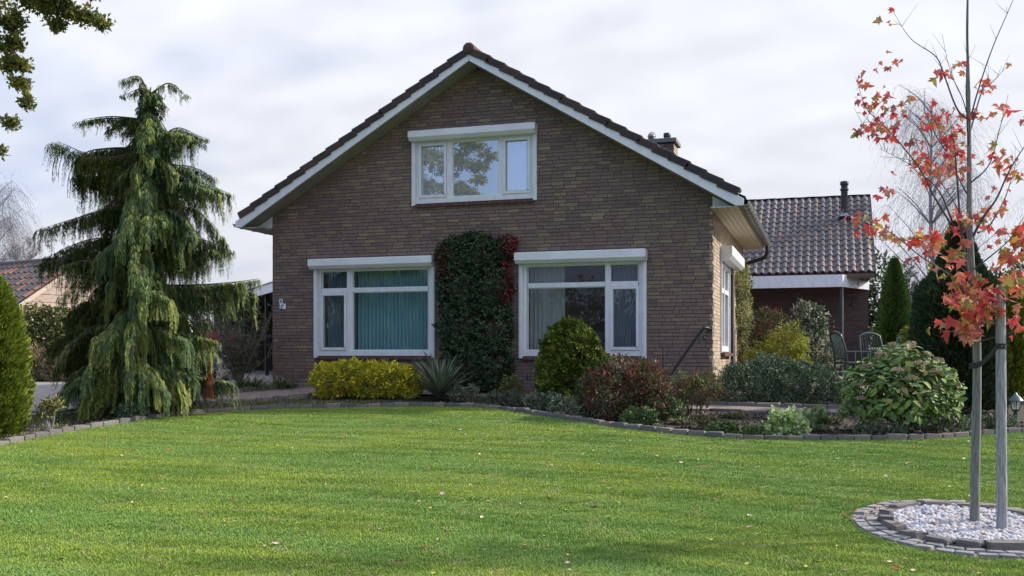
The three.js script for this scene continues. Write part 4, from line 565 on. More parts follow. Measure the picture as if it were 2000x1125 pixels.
// ---- weeping conifer on the lawn's far corner
{
  const R = rng(101), x0 = -3.95, z0 = 4.1, t = thing('weeping_conifer', 'tall weeping conifer with drooping green curtains of foliage beside the drive', 'conifer', [x0, gy(x0, z0), z0], TH);
  const S = 1 / 130.5, P = (u, v, dz = 0) => V((u - 272) * S, (812 - v) * S, dz);
  const tr = spline([P(272, 815), P(268, 700), P(270, 560), P(276, 420), P(285, 300), P(292, 220), P(298, 172)], 30); mesh('trunk', tube(tr, tr.map((_, i) => 0.085 * (1 - 0.88 * i / 30)), 8), M.bark, t);
  const arms = [ // attach, bend, tip in the plane of the tree, plus how far the tip comes forward
    [[296, 190], [275, 152], [243, 160], 0.05], [[298, 185], [280, 172], [238, 185], -0.1], [[298, 185], [335, 165], [368, 190], 0.05], [[285, 235], [215, 235], [162, 243], 0.1], [[280, 300], [190, 318], [112, 283], 0.15], [[282, 290], [160, 300], [150, 340], -0.2], [[275, 350], [190, 345], [142, 345], -0.15], [[272, 400], [190, 420], [86, 452], 0.1], [[272, 470], [180, 470], [94, 505], 0.0], [[270, 520], [160, 510], [98, 520], 0.3], [[290, 270], [360, 262], [412, 275], 0.1], [[290, 300], [345, 250], [385, 262], -0.1], [[284, 330], [370, 325], [420, 348], -0.1], [[280, 380], [390, 360], [456, 382], 0.1], [[278, 430], [380, 410], [448, 478], 0.1], [[276, 500], [390, 470], [456, 492], 0.0], [[274, 560], [420, 560], [512, 548], 0.1], [[274, 580], [440, 568], [500, 575], 0.0], [[272, 640], [360, 650], [440, 668], 0.4], [[272, 700], [390, 735], [462, 748], 0.2], [[270, 640], [160, 650], [108, 690], 0.2], [[270, 690], [170, 690], [118, 720], 0.1], [[270, 600], [170, 590], [122, 620], -0.2], [[270, 720], [200, 715], [160, 770], 0.7], [[272, 720], [330, 720], [390, 770], 0.6], [[272, 740], [240, 735], [205, 795], 0.8]];
  const wid = (f) => f < 0.1 ? 1.0 : f < 0.5 ? 1.08 : lerp(1.02, 0.2, (f - 0.5) / 0.48);
  const list = arms.flatMap(([a, b, c, f]) => [[P(...a), P(b[0], b[1], f * 0.6), P(...c, f)], ...(a[1] < 200 ? [] : [-1, 1]).map((s) => { const k = 0.62 + 0.3 * R(), tip = P(lerp(a[0], c[0], k), lerp(a[1], c[1], k) + 6, f + s * (0.16 + 0.22 * R())); return [P(...a), P(lerp(a[0], b[0], k), lerp(a[1], b[1], k), f * 0.6 + s * 0.12), tip]; })]);
  for (let i = 0; i < 280; i++) { const f = 0.05 + 0.89 * Math.pow(R(), 1.15), a = R() * 6.2832, w = wid(f) * (0.35 + 0.65 * R()), h = f * 5.05; const k = Math.min(29, Math.floor(f * 30)), c = tr[k], sag = 0.05 + 0.35 * R(); list.push([c.clone(), V(c.x + Math.cos(a) * w * 0.6, h + 0.14 * (1 - sag), Math.sin(a) * w * 0.6), V(c.x + Math.cos(a) * w, h - sag * (f > 0.7 ? 0.3 : 1), Math.sin(a) * w)]); }
  const L_ = new Leaves(), tubes = [], d = V(0, 0, 0), u = V(0, 0, 0), q = V(0, 0, 0), pal = [[0.075, 0.120, 0.045, 0.32], [0.115, 0.160, 0.048, 0.33], [0.185, 0.215, 0.055, 0.25], [0.05, 0.085, 0.042, 0.10]];
  list.forEach((pts, li) => {
    const n = 14, c = spline(pts, n); tubes.push(tube(c, c.map((_, i) => 0.016 * (1 - 0.85 * i / n)), 4)); const len = c.reduce((s, p, i) => i ? s + p.distanceTo(c[i - 1]) : 0, 0), groups = Math.max(4, Math.round(len / (li < 78 ? 0.062 : 0.085)));
    const tone0 = pick(R, pal), high = c[0].y > 4.1, ad = pts[2].clone().sub(pts[0]).setY(0).normalize(), reach = c[0].y < 1.5 ? 0.35 : 0.14;
    for (let g0 = 0; g0 < groups; g0++) {
      const fc = 0.14 + 0.88 * (g0 + 0.7 * R()) / groups, dropG = (0.14 + 0.48 * Math.pow(R(), 1.3)) * (high ? 0.4 : 1) * (1.15 - 0.5 * fc), toneG = R() < 0.3 ? tone0 : pick(R, pal), wG = R() * 6.28;
      for (let k = 0; k < 5; k++) {
        const f = clamp(fc + (R() - 0.5) * 0.05, 0, 0.999), i = Math.min(n - 1, Math.floor(f * n)), p = c[i].clone().lerp(c[i + 1], f * n - i); if (p.y < 0.06) continue;
        p.x += (R() - 0.5) * 0.11; p.z += (R() - 0.5) * 0.11; const tS = 0.75 + 0.5 * R(), drop = Math.min(p.y * 0.95, dropG * (0.4 + 0.9 * R())), lx = (R() - 0.5) * 0.22 + ad.x * reach, lz = (R() - 0.5) * 0.22 + ad.z * reach, w = wG + (R() - 0.5), st = Math.max(3, Math.round(drop / 0.026));
        for (let s = 0; s <= st; s++) { const g = s / st, o = Math.sqrt(g) * drop; q.set(p.x + lx * o + 0.01 * Math.sin(g * 7 + w), p.y - g * g * drop * 0.25 - g * drop * 0.75, p.z + lz * o); for (const e of [-1, 1]) { const aa = w + e * 1.2 + (R() - 0.5) * 0.7; d.set(Math.cos(aa) * 0.6 + ad.x * reach, -1, Math.sin(aa) * 0.6 + ad.z * reach).normalize(); u.set(ad.x + (R() - 0.5) * 0.9, 0.5, ad.z + (R() - 0.5) * 0.9); const v = tS * (0.85 + 0.3 * R()), l = (0.058 + 0.04 * R()) * (1 - 0.35 * g); L_.leaf(q, d, u, l, l * 0.25, [toneG[0] * v, toneG[1] * v, toneG[2] * v], 0.1, 0.4); } }
      }
    }
  });
  const dead = new Leaves(); for (let k = 0; k < 500; k++) { const y = R(), p = P(423 + (R() - 0.5) * 16 * (1.2 - y), 775 - y * 70, 0.25 + (R() - 0.5) * 0.1); d.set((R() - 0.5) * 0.6, -1, (R() - 0.5) * 0.6).normalize(); dead.leaf(p, d, dirRand(R), 0.07, 0.018, pick(R, [[0.24, 0.085, 0.035], [0.16, 0.06, 0.03]])); } dead.build('dead_frond', M.needle, t);
  mesh('branches', join(tubes), M.bark, t); L_.build('foliage', M.needle, t);
}
// ---- clipped and columnar conifers
conifer('columnar_conifer', 'bright green columnar conifer at the end of the lawn edging by the drive', -4.45, 6.35, { seed: 5, h: 2.02, n: 11000, L: 0.075, W: 0.024, spray: 6, lump: 0.16, lf: 6, prof: (f) => 0.43 * Math.pow(Math.max(0, 1 - Math.pow(f, 3.2)), 0.7) * (0.86 + 0.14 * Math.min(1, f * 5)), pal: [[0.17, 0.22, 0.028], [0.22, 0.27, 0.035], [0.11, 0.16, 0.025], [0.27, 0.30, 0.05]] });
conifer('cone_conifer', 'neat cone shaped green conifer behind the terrace table', 7.6, -11.2, { seed: 6, h: 3.05, n: 10000, L: 0.09, W: 0.032, spray: 6, lump: 0.05, lf: 3, prof: (f) => 0.62 * Math.pow(Math.max(0, 1 - f), 0.75) * Math.min(1, 0.72 + f * 1.6), pal: [[0.075, 0.135, 0.025], [0.055, 0.105, 0.022], [0.11, 0.17, 0.03]] });
conifer('globe_conifer', 'small golden green rounded conifer beside the terrace table', 7.95, -10.1, { seed: 7, h: 1.28, n: 3000, L: 0.07, W: 0.024, spray: 5, lump: 0.06, prof: (f) => 0.36 * Math.pow(Math.max(0, 1 - Math.pow(2 * Math.max(f, 0.4) - 1 > 0 ? 2 * f - 1 : 0, 2)), 0.5), pal: [[0.19, 0.23, 0.03], [0.24, 0.28, 0.04], [0.12, 0.17, 0.03]] });
conifer('dark_conifer', 'broad dark green conifer behind the hydrangea and the staked maple', 7.86, -0.15, { seed: 8, h: 2.86, n: 20000, L: 0.075, W: 0.024, spray: 6, lump: 0.07, lf: 3, prof: (f) => f < 0.6 ? 0.64 - 0.04 * f : f < 0.8 ? lerp(0.616, 0.26, sstep(0.6, 0.8, f)) : lerp(0.26, 0.04, (f - 0.8) / 0.2), pal: [[0.036, 0.056, 0.028], [0.045, 0.068, 0.028], [0.062, 0.088, 0.03]] });
conifer('golden_conifer', 'narrow yellow green conifer standing behind the wooden tree stake', 8.86, -1.6, { seed: 9, h: 2.1, n: 6000, L: 0.08, W: 0.024, spray: 5, lump: 0.10, lf: 5, prof: (f) => 0.30 * Math.pow(Math.max(0, 1 - Math.pow(f, 3)), 0.7), pal: [[0.27, 0.31, 0.035], [0.33, 0.37, 0.045], [0.18, 0.23, 0.03]] });
bush('round_conifer', 'dense rounded golden green conifer in front of the dark window', 'conifer', 1.97, 1.12, { seed: 10, n: 36000, per: 18, L: 0.047, W: 0.032, out: 0.75, rise: 0.2, wob: 0.10, skin: 0.2, spread: 1.7, jag: 0.8, pal: [[0.10, 0.145, 0.022, 0.38], [0.15, 0.19, 0.03, 0.24], [0.06, 0.09, 0.02, 0.30], [0.24, 0.25, 0.05, 0.08]], blobs: [[0, 0.48, 0, 0.53, 0.55, 0.5], [0, 0.80, 0, 0.43, 0.52, 0.42], [-0.28, 0.42, 0.22, 0.22, 0.24, 0.22], [0.30, 0.5, 0.2, 0.22, 0.24, 0.22], [0.05, 0.8, 0.28, 0.22, 0.24, 0.2], [-0.22, 0.9, 0.15, 0.2, 0.22, 0.2], [0.24, 0.98, 0.12, 0.2, 0.22, 0.2], [0.03, 1.18, 0.05, 0.2, 0.2, 0.2], [0.44, 0.72, 0, 0.15, 0.17, 0.17]], stemCount: 12 });
// ---- shrubs along the house
{
  const eu = [[0.54, 0.49, 0.03, 0.36], [0.66, 0.60, 0.06, 0.30], [0.36, 0.37, 0.035, 0.18], [0.16, 0.21, 0.035, 0.16]];
  bush('yellow_hedge', 'low bright yellow leaved hedge under the turquoise curtained window', 'shrub', -1.55, 1.2, { seed: 3, turn: 0.32, n: 13000, per: 16, L: 0.056, W: 0.032, out: 0.65, rise: 0.35, wob: 0.2, skin: 0.35, spread: 1.9, pal: eu, blobs: [[-0.66, 0.28, 0, 0.30, 0.27, 0.34], [-0.33, 0.32, 0.02, 0.36, 0.31, 0.38], [0.05, 0.28, 0, 0.40, 0.30, 0.38], [0.40, 0.30, 0, 0.36, 0.30, 0.36], [0.66, 0.26, 0, 0.27, 0.26, 0.32]], mat: M.leaf, stemCount: 12 });
  const redp = [[0.16, 0.055, 0.042, 0.28], [0.105, 0.045, 0.035, 0.2], [0.055, 0.085, 0.035, 0.26], [0.10, 0.115, 0.05, 0.18], [0.30, 0.23, 0.15, 0.08]];
  bush('red_tinged_shrub', 'rounded shrub with reddish bronze leaves at the lawn edging', 'shrub', 3.12, 2.35, { seed: 4, n: 9500, per: 12, L: 0.062, W: 0.026, rise: 0.35, wob: 0.16, pal: redp, blobs: [[-0.18, 0.34, 0, 0.46, 0.40, 0.46], [0.24, 0.36, 0, 0.42, 0.42, 0.42], [0.05, 0.45, -0.1, 0.44, 0.40, 0.42]], mat: M.leaf });
  bush('small_shrub', 'sparse small green shrub with reddish tips beside the garden path', 'shrub', 4.02, 1.68, { seed: 14, n: 2400, per: 9, L: 0.055, W: 0.022, rise: 0.4, wob: 0.3, skin: 0.6, pal: [[0.10, 0.13, 0.045, 0.45], [0.18, 0.18, 0.06, 0.3], [0.16, 0.07, 0.05, 0.25]], blobs: [[-0.12, 0.34, 0, 0.28, 0.22, 0.26], [0.18, 0.40, 0, 0.26, 0.24, 0.26]], floor: 0.12, mat: M.leaf, stemCount: 14, stemR: 0.008 });
  bush('creeping_juniper', 'wide grey green mounded juniper beside the garden path', 'shrub', 5.22, -0.42, { seed: 15, n: 26000, per: 14, L: 0.052, W: 0.018, rise: 0.25, wob: 0.12, skin: 0.22, pal: [[0.10, 0.15, 0.095], [0.15, 0.195, 0.13], [0.065, 0.105, 0.06], [0.13, 0.17, 0.08]], blobs: [[-0.62, 0.22, 0.1, 0.5, 0.4, 0.5], [-0.15, 0.30, 0, 0.6, 0.42, 0.55], [0.35, 0.24, -0.05, 0.58, 0.38, 0.55], [0.85, 0.10, -0.1, 0.42, 0.22, 0.45]], stemCount: 9 });
  bush('yellow_shrub', 'feathery yellow green shrub rising behind the juniper mound', 'shrub', 5.02, -2.95, { seed: 16, n: 6500, per: 12, L: 0.075, W: 0.022, rise: -0.35, wob: 0.3, skin: 0.5, pal: [[0.24, 0.25, 0.025], [0.30, 0.30, 0.035], [0.17, 0.20, 0.03]], blobs: [[0.18, 0.78, 0, 0.36, 0.38, 0.4], [-0.22, 0.5, 0.1, 0.34, 0.34, 0.4], [0.22, 0.4, 0.1, 0.34, 0.4, 0.4], [-0.45, 0.35, 0, 0.2, 0.25, 0.3]], mat: M.leaf });
  bush('variegated_shrub', 'tall bush with white edged glossy leaves in front of the annex', 'shrub', 5.38, -6.0, { seed: 17, n: 6500, per: 10, L: 0.10, W: 0.042, rise: 0.1, wob: 0.22, skin: 0.45, pal: [[0.055, 0.085, 0.045, 0.5], [0.10, 0.13, 0.08, 0.25], [0.42, 0.42, 0.34, 0.25]], blobs: [[-0.30, 0.65, 0, 0.48, 0.6, 0.5], [0.30, 0.55, 0, 0.45, 0.6, 0.5], [0.22, 1.25, -0.1, 0.34, 0.45, 0.36]], mat: M.leaf });
  bush('beige_shrub', 'dry beige leaved shrub between the variegated bush and the chairs', 'shrub', 5.75, -7.3, { seed: 18, n: 900, per: 8, L: 0.09, W: 0.03, wob: 0.3, pal: [[0.36, 0.26, 0.17], [0.26, 0.19, 0.11], [0.16, 0.15, 0.07]], blobs: [[0, 0.6, 0, 0.22, 0.6, 0.25]], mat: M.leaf });
  bush('red_bamboo_shrub', 'dark shrub with red and olive feathery top by the house corner', 'shrub', 4.72, -4.2, { seed: 19, n: 4200, per: 10, L: 0.075, W: 0.022, wob: 0.28, skin: 0.5, pal: [[0.05, 0.065, 0.03, 0.5], [0.20, 0.05, 0.04, 0.25], [0.17, 0.16, 0.05, 0.25]], blobs: [[0, 0.55, 0, 0.3, 0.6, 0.4], [0.08, 1.15, 0, 0.32, 0.36, 0.36]], mat: M.leaf });
  // climber on the front wall
  const iv = [[0.042, 0.07, 0.034, 0.5], [0.058, 0.09, 0.04, 0.3], [0.032, 0.05, 0.03, 0.2]], red = [[0.26, 0.03, 0.035], [0.15, 0.025, 0.028], [0.06, 0.06, 0.03]], mix = [[0.12, 0.03, 0.025, 0.5], [0.05, 0.06, 0.03, 0.5]];
  const cl = bush('climbing_plant', 'dense dark green climber with red leaf patches covering the wall between windows', 'climber', 0.0, 0.1, { seed: 22, y: 0, turn: 0, n: 30000, per: 12, L: 0.052, W: 0.038, out: 0.35, rise: -0.35, wob: 0.10, skin: 0.25, spread: 1.6, pal: iv, palAt: (c) => (c.x > 0.5 && c.y > 2.35) || (c.x > 0.52 && c.y > 2.05 && c.y < 2.3) ? red : (c.x < -0.42 && c.y > 1.9 && c.y < 2.5) || (c.x > 0.5 && c.y > 1.5) ? mix : iv, blobs: [[-0.42, 2.42, 0.02, 0.30, 0.28, 0.16], [0.05, 2.40, 0.04, 0.40, 0.36, 0.2], [0.50, 2.44, 0.0, 0.24, 0.2, 0.12], [0.6, 2.56, 0.0, 0.16, 0.13, 0.08], [-0.30, 1.8, 0.04, 0.40, 0.6, 0.2], [0.30, 1.8, 0.04, 0.38, 0.6, 0.2], [-0.25, 1.1, 0.05, 0.42, 0.6, 0.22], [0.32, 1.1, 0.05, 0.38, 0.6, 0.22], [-0.15, 0.45, 0.07, 0.44, 0.55, 0.26], [0.34, 0.45, 0.07, 0.36, 0.55, 0.24]], stemCount: 10, stemR: 0.02 });
  // vine on the side wall
  bush('wall_vine', 'yellow green vine hanging on the pale side wall past the door', 'climber', 4.2, -4.9, { seed: 23, y: 0, turn: 0, n: 4200, per: 10, L: 0.07, W: 0.036, out: 0.3, rise: -0.5, wob: 0.2, pal: [[0.19, 0.22, 0.07], [0.28, 0.29, 0.10], [0.36, 0.33, 0.17], [0.12, 0.15, 0.06]], blobs: [[0.0, 2.1, 0.1, 0.14, 0.34, 0.8], [0.02, 1.5, -0.1, 0.14, 0.45, 0.65], [0, 0.85, -0.15, 0.12, 0.4, 0.4]], mat: M.leaf, stemCount: 6 });
  // yucca
  const yu = thing('yucca', 'spiky grey green yucca in front of the climber', 'yucca', [-0.25, gy(-0.25, 1.15), 1.15], TH), R = rng(24);
  for (let k = 0; k < 130; k++) { const L_ = new Leaves(), a = R() * 6.2832, e = 0.12 + 1.25 * Math.pow(R(), 0.7), l = 0.58 + 0.3 * R(), n = 4; let p = V(Math.cos(a) * 0.03, 0.03 + 0.08 * R(), Math.sin(a) * 0.03); const c = pick(R, [[0.13, 0.17, 0.12], [0.18, 0.22, 0.16], [0.26, 0.28, 0.18], [0.09, 0.13, 0.08]]); let el = e; const q = []; for (let i = 0; i <= n; i++) { q.push(p.clone()); p = p.add(V(Math.cos(a) * Math.cos(el) * l / n, Math.sin(el) * l / n, Math.sin(a) * Math.cos(el) * l / n)); el -= 0.06 + 0.12 * R(); } const s = V(-Math.sin(a), 0, Math.cos(a)); for (let i = 0; i < n; i++) { const w0 = 0.020 * Math.sin(0.6 + 2.5 * i / n) + 0.002, w1 = i === n - 1 ? 0.0005 : 0.020 * Math.sin(0.6 + 2.5 * (i + 1) / n) + 0.002, A = q[i], B = q[i + 1]; L_.tri(A.x + s.x * w0, A.y, A.z + s.z * w0, A.x - s.x * w0, A.y, A.z - s.z * w0, B.x + s.x * w1, B.y, B.z + s.z * w1, c); L_.tri(A.x - s.x * w0, A.y, A.z - s.z * w0, B.x - s.x * w1, B.y, B.z - s.z * w1, B.x + s.x * w1, B.y, B.z + s.z * w1, c); } const m = L_.build('leaf', M.leafDull, yu); if (k) m.name = `leaf_${String(k).padStart(3, '0')}`; }
  // leafless dark shrub and strappy clump by the house corner
  const ds = thing('dark_shrub', 'dark nearly leafless shrub with pale stems at the house corner', 'shrub', [-4.35, 0, 0.75], TH), tb = [], LD = new Leaves(), R2 = rng(25);
  for (let k = 0; k < 34; k++) { const a = R2() * 6.2832, w = 0.2 + 0.6 * R2(), h = 0.7 + 0.75 * R2(); const c = spline([[0, 0, 0], [Math.cos(a) * w * 0.35, h * 0.45, Math.sin(a) * w * 0.35], [Math.cos(a) * w, h, Math.sin(a) * w]], 8); tb.push(tube(c, c.map((_, i) => 0.013 * (1 - 0.8 * i / 8)), 4)); for (let j = 3; j < 9; j++) for (let e = 0; e < 3; e++) { const d = dirRand(R2); d.y = Math.abs(d.y) * 0.8; d.normalize(); const l = 0.12 + 0.2 * R2(), q = c[j].clone().addScaledVector(d, l); tb.push(tube([c[j], q], [0.005, 0.002], 3, false)); for (let m = 0; m < 5; m++) { const pp = c[j].clone().lerp(q, 0.3 + 0.7 * R2()), dd = dirRand(R2); LD.leaf(pp, dd, dirRand(R2), 0.055, 0.022, pick(R2, [[0.045, 0.062, 0.038], [0.075, 0.09, 0.05], [0.11, 0.11, 0.06]])); } } }
  mesh('stem', join(tb), std({ color: RGB(0.17, 0.15, 0.13), roughness: 0.9 }), ds); LD.build('foliage', M.leafDull, ds);
  const blades = (name, label, x, z, n, h, w, pal, seed, droop = 0.5) => { const R = rng(seed), t = thing(name, label, 'plant', [x, gy(x, z), z], TH), L_ = new Leaves(); for (let k = 0; k < n; k++) { const a = R() * 6.2832, b = R() * w * 0.25, l = h * (0.6 + 0.6 * R()); let el = 1.45 - R() * 0.7; let p = V(Math.cos(a) * b, 0, Math.sin(a) * b); const c = pick(R, pal), ww = 0.006 + 0.005 * R(), s = V(-Math.sin(a), 0, Math.cos(a)); for (let i = 0; i < 5; i++) { const q = p.clone().add(V(Math.cos(a) * Math.cos(el) * l / 5, Math.sin(el) * l / 5, Math.sin(a) * Math.cos(el) * l / 5)), w0 = ww * (1 - i / 5.2), w1 = ww * (1 - (i + 1) / 5.2); L_.tri(p.x + s.x * w0, p.y, p.z + s.z * w0, p.x - s.x * w0, p.y, p.z - s.z * w0, q.x + s.x * w1, q.y, q.z + s.z * w1, c); L_.tri(p.x - s.x * w0, p.y, p.z - s.z * w0, q.x - s.x * w1, q.y, q.z - s.z * w1, q.x + s.x * w1, q.y, q.z + s.z * w1, c); p = q; el -= droop * (0.4 + R()); } } L_.build('blades', M.leafDull, t); return t; };
  blades('strappy_clump', 'dark strappy leaved clump at the foot of the leafless shrub', -3.95, 1.0, 420, 0.48, 0.9, [[0.05, 0.08, 0.03], [0.08, 0.12, 0.04], [0.16, 0.18, 0.06]], 26);
  blades('strappy_clump', 'smaller strappy leaved clump against the wall under the house number', -3.55, 0.62, 300, 0.42, 0.7, [[0.05, 0.08, 0.035], [0.09, 0.12, 0.05], [0.18, 0.19, 0.08]], 27);
  blades('grass_tuft', 'dull brownish grass tuft in the bare bed near the path kerb', 4.62, 1.75, 260, 0.16, 0.5, [[0.14, 0.14, 0.06], [0.2, 0.17, 0.08]], 28);
  blades('grass_tuft', 'dull brownish grass tuft between the reddish shrub and the bare soil', 3.95, 2.62, 260, 0.14, 0.5, [[0.13, 0.13, 0.06], [0.22, 0.18, 0.09]], 29);
  blades('grass_tuft', 'thin brownish grass tuft beside the hydrangea in the bare bed', 5.98, 1.9, 320, 0.22, 0.6, [[0.16, 0.12, 0.08], [0.11, 0.10, 0.06]], 30);
  bush('lavender', 'grey green twiggy plant behind the weeping conifer beside the walk', 'plant', -4.5, 1.9, { seed: 31, n: 1800, per: 8, L: 0.07, W: 0.012, rise: 0.9, wob: 0.2, pal: [[0.16, 0.17, 0.14], [0.11, 0.12, 0.10]], blobs: [[-0.1, 0.2, 0, 0.3, 0.24, 0.3], [0.25, 0.18, 0, 0.22, 0.2, 0.25]] });
  // low plants in the beds
  const low = (name, label, x, z, w, h, pal, seed, n = 1500, L = 0.04, Wd = 0.022) => bush(name, label, 'plant', x, z, { seed, n, per: 9, L, W: Wd, rise: 0.35, wob: 0.25, pal, blobs: [[-w * 0.2, h * 0.35, 0, w * 0.28, h * 0.6, w * 0.26], [w * 0.2, h * 0.4, 0.02, w * 0.28, h * 0.6, w * 0.26]], stemCount: 4, stemR: 0.006 });
  const gg = [[0.13, 0.16, 0.10], [0.19, 0.22, 0.15], [0.08, 0.11, 0.06]], gr = [[0.08, 0.14, 0.045], [0.12, 0.19, 0.06], [0.06, 0.10, 0.035]];
  low('grey_groundcover', 'grey green low plant at the foot of the round conifer', 1.72, 1.75, 0.55, 0.24, gg, 32); low('grey_groundcover', 'silvery low plant between the round conifer and the stone edging', 2.2, 2.1, 0.55, 0.25, gg, 33); low('grey_groundcover', 'silvery green low plant touching the reddish shrub', 2.55, 2.5, 0.5, 0.26, gg, 34); low('grey_groundcover', 'dark grey green low plant under the climber', 0.95, 1.35, 0.7, 0.2, [[0.08, 0.1, 0.06], [0.12, 0.14, 0.09]], 35); low('grey_groundcover', 'grey green low plant beside the yucca', 0.25, 1.3, 0.5, 0.26, gg, 36);
  low('green_perennial', 'fresh green low plant in front of the reddish shrub at the edging', 3.42, 2.92, 0.5, 0.22, gr, 37); low('green_perennial', 'fresh green low plant between the reddish shrub and the small shrub', 3.68, 2.25, 0.6, 0.26, gr, 38); low('green_perennial', 'small green plant in the bare bed by the edging stones', 4.62, 3.45, 0.4, 0.13, gr, 39); low('green_perennial', 'tiny green plant in the bare bed near the lime green clump', 5.0, 3.5, 0.24, 0.1, gr, 40, 600);
  low('lime_clump', 'bright lime green leafy clump in the bare soil by the edging', 5.42, 3.3, 0.46, 0.3, [[0.40, 0.50, 0.20], [0.50, 0.60, 0.32], [0.28, 0.40, 0.13]], 42, 1100, 0.06, 0.045); low('lime_clump', 'smaller dull lime green leafy clump behind the bright one', 5.75, 2.75, 0.42, 0.26, [[0.16, 0.23, 0.1], [0.23, 0.3, 0.14]], 43, 700, 0.055, 0.04);
  low('grey_groundcover', 'low grey leaved plants under the hydrangea at the edging', 6.55, 3.1, 0.7, 0.16, gg, 44); low('grey_groundcover', 'low pale leaved plants between the hydrangea and the maple trunk', 7.35, 2.55, 0.75, 0.2, gg, 45); low('grey_groundcover', 'low pale leaved plants beside the garden lantern', 8.0, 1.95, 0.7, 0.2, gg, 46); low('dull_groundcover', 'brownish low plant in the bare soil behind the edging', 4.3, 2.95, 0.4, 0.16, [[0.16, 0.13, 0.08], [0.12, 0.12, 0.06]], 47, 800);
  low('yellowish_shrub', 'small yellowish shrub against the wall between climber and round conifer', 0.88, 0.75, 0.36, 0.42, [[0.13, 0.15, 0.05], [0.19, 0.19, 0.06]], 48, 1300); low('fern_clump', 'blue green leafy clump under the weeping conifer at the edging', -3.62, 4.62, 0.42, 0.2, [[0.10, 0.15, 0.09], [0.15, 0.2, 0.13]], 49, 900, 0.055, 0.03);
  const bo = bush('sapling', 'tiny pale stemmed sapling in the bed by the bright columnar conifer', 'plant', -4.05, 5.75, { seed: 50, n: 500, per: 8, L: 0.05, W: 0.022, wob: 0.3, pal: [[0.18, 0.19, 0.06], [0.24, 0.22, 0.08]], blobs: [[-0.07, 0.26, 0, 0.1, 0.08, 0.1], [0.06, 0.34, 0, 0.09, 0.07, 0.09]], stemCount: 5, stemR: 0.012, stemMat: M.birch });
  bush('clipped_hedge', 'mixed green and russet hedge in front of the timber shed', 'hedge', -10.7, -1.62, { seed: 51, n: 22000, per: 14, L: 0.09, W: 0.055, wob: 0.08, skin: 0.22, pal: [[0.15, 0.18, 0.06, 0.45], [0.21, 0.22, 0.07, 0.25], [0.26, 0.20, 0.09, 0.15], [0.09, 0.115, 0.045, 0.15]], blobs: [[-1.1, 0.75, 0, 0.6, 0.9, 0.5], [-0.5, 0.8, 0, 0.6, 0.85, 0.5], [0.1, 0.8, 0, 0.6, 0.85, 0.5], [0.7, 0.78, 0, 0.6, 0.85, 0.5], [1.3, 0.75, 0, 0.6, 0.85, 0.5]], stemCount: 20, stemR: 0.02 });
  bush('dry_shrub', 'beige dry twiggy plant at the foot of the hedge by the timber shed', 'shrub', -10.55, -0.95, { seed: 57, n: 3000, per: 9, L: 0.11, W: 0.016, rise: 0.8, wob: 0.25, pal: [[0.36, 0.27, 0.17], [0.28, 0.21, 0.12], [0.22, 0.19, 0.10]], blobs: [[-0.55, 0.35, 0, 0.4, 0.45, 0.25], [0, 0.3, 0, 0.4, 0.4, 0.25], [0.5, 0.28, 0, 0.35, 0.35, 0.25]] });
  // moss and creeping cover of the narrow bed along the lawn
  const gcov = new Leaves(), R3 = rng(52), strip = [[-3.66, 2.9], [-2.42, 1.5], [-1.9, 1.75], [-0.6, 1.55], [0.9, 1.4], [1.0, 1.85], [-0.1, 1.92], [-1.15, 2.36], [-2.15, 2.88], [-2.8, 3.42], [-3.35, 4.22], [-3.52, 5.0], [-3.72, 5.95], [-3.72, 7.0], [-4.9, 6.9], [-5.2, 4.7], [-5.1, 3.3]];
  for (let i = 0; i < 30000; i++) { const x = -5.3 + 6.4 * R3(), z = 1.3 + 5.8 * R3(); if (!inside(x, z, strip)) continue; const f = fbm(x * 1.6, z * 1.6, 6, 3); if (f < -0.12 + 0.25 * (R3() - 0.5)) continue; const d = dirRand(R3); d.y = 0.35 + Math.abs(d.y) * 0.5; d.normalize(); const c = pick(R3, f > 0.1 ? [[0.17, 0.19, 0.045], [0.13, 0.17, 0.05]] : [[0.09, 0.14, 0.05], [0.13, 0.16, 0.06], [0.18, 0.16, 0.07]]), s = 0.02 + 0.022 * R3(); gcov.leaf(on(x, z, 0.0 + R3() * 0.03), d, dirRand(R3), s, s * 0.55, c); }
  tag(gcov.build('ground_cover', M.leafDull), 'mossy creeping ground cover along the lawn edging', 'ground cover', null, 'stuff');
  // crumbs of soil in the bare bed
  const sg = new THREE.IcosahedronGeometry(1, 0), crumbs = new THREE.InstancedMesh(sg, M.soil, 3000), mt = new THREE.Matrix4(), qq = new THREE.Quaternion(), bed = [[2.0, 2.4], [3.5, 3.4], [4.9, 3.74], [6.4, 3.36], [7.7, 2.56], [8.4, 2.05], [8.8, 1.0], [7, 0.9], [5.4, 1.1], [3.4, 1.25]]; let k = 0;
  while (k < 3000) { const x = 2 + 6.8 * R3(), z = 0.9 + 2.9 * R3(); if (!inside(x, z, bed)) continue; const s = 0.006 + 0.018 * R3() * R3(); qq.setFromEuler(new THREE.Euler(R3() * 6, R3() * 6, R3() * 6)); mt.compose(on(x, z, 0), qq, V(s * 1.3, s, s)); crumbs.setMatrixAt(k++, mt); }
  crumbs.name = 'soil_crumbs'; crumbs.castShadow = crumbs.receiveShadow = true; scene.add(crumbs); tag(crumbs, 'loose dark crumbs of soil in the bare flower bed', 'soil', null, 'stuff');
}
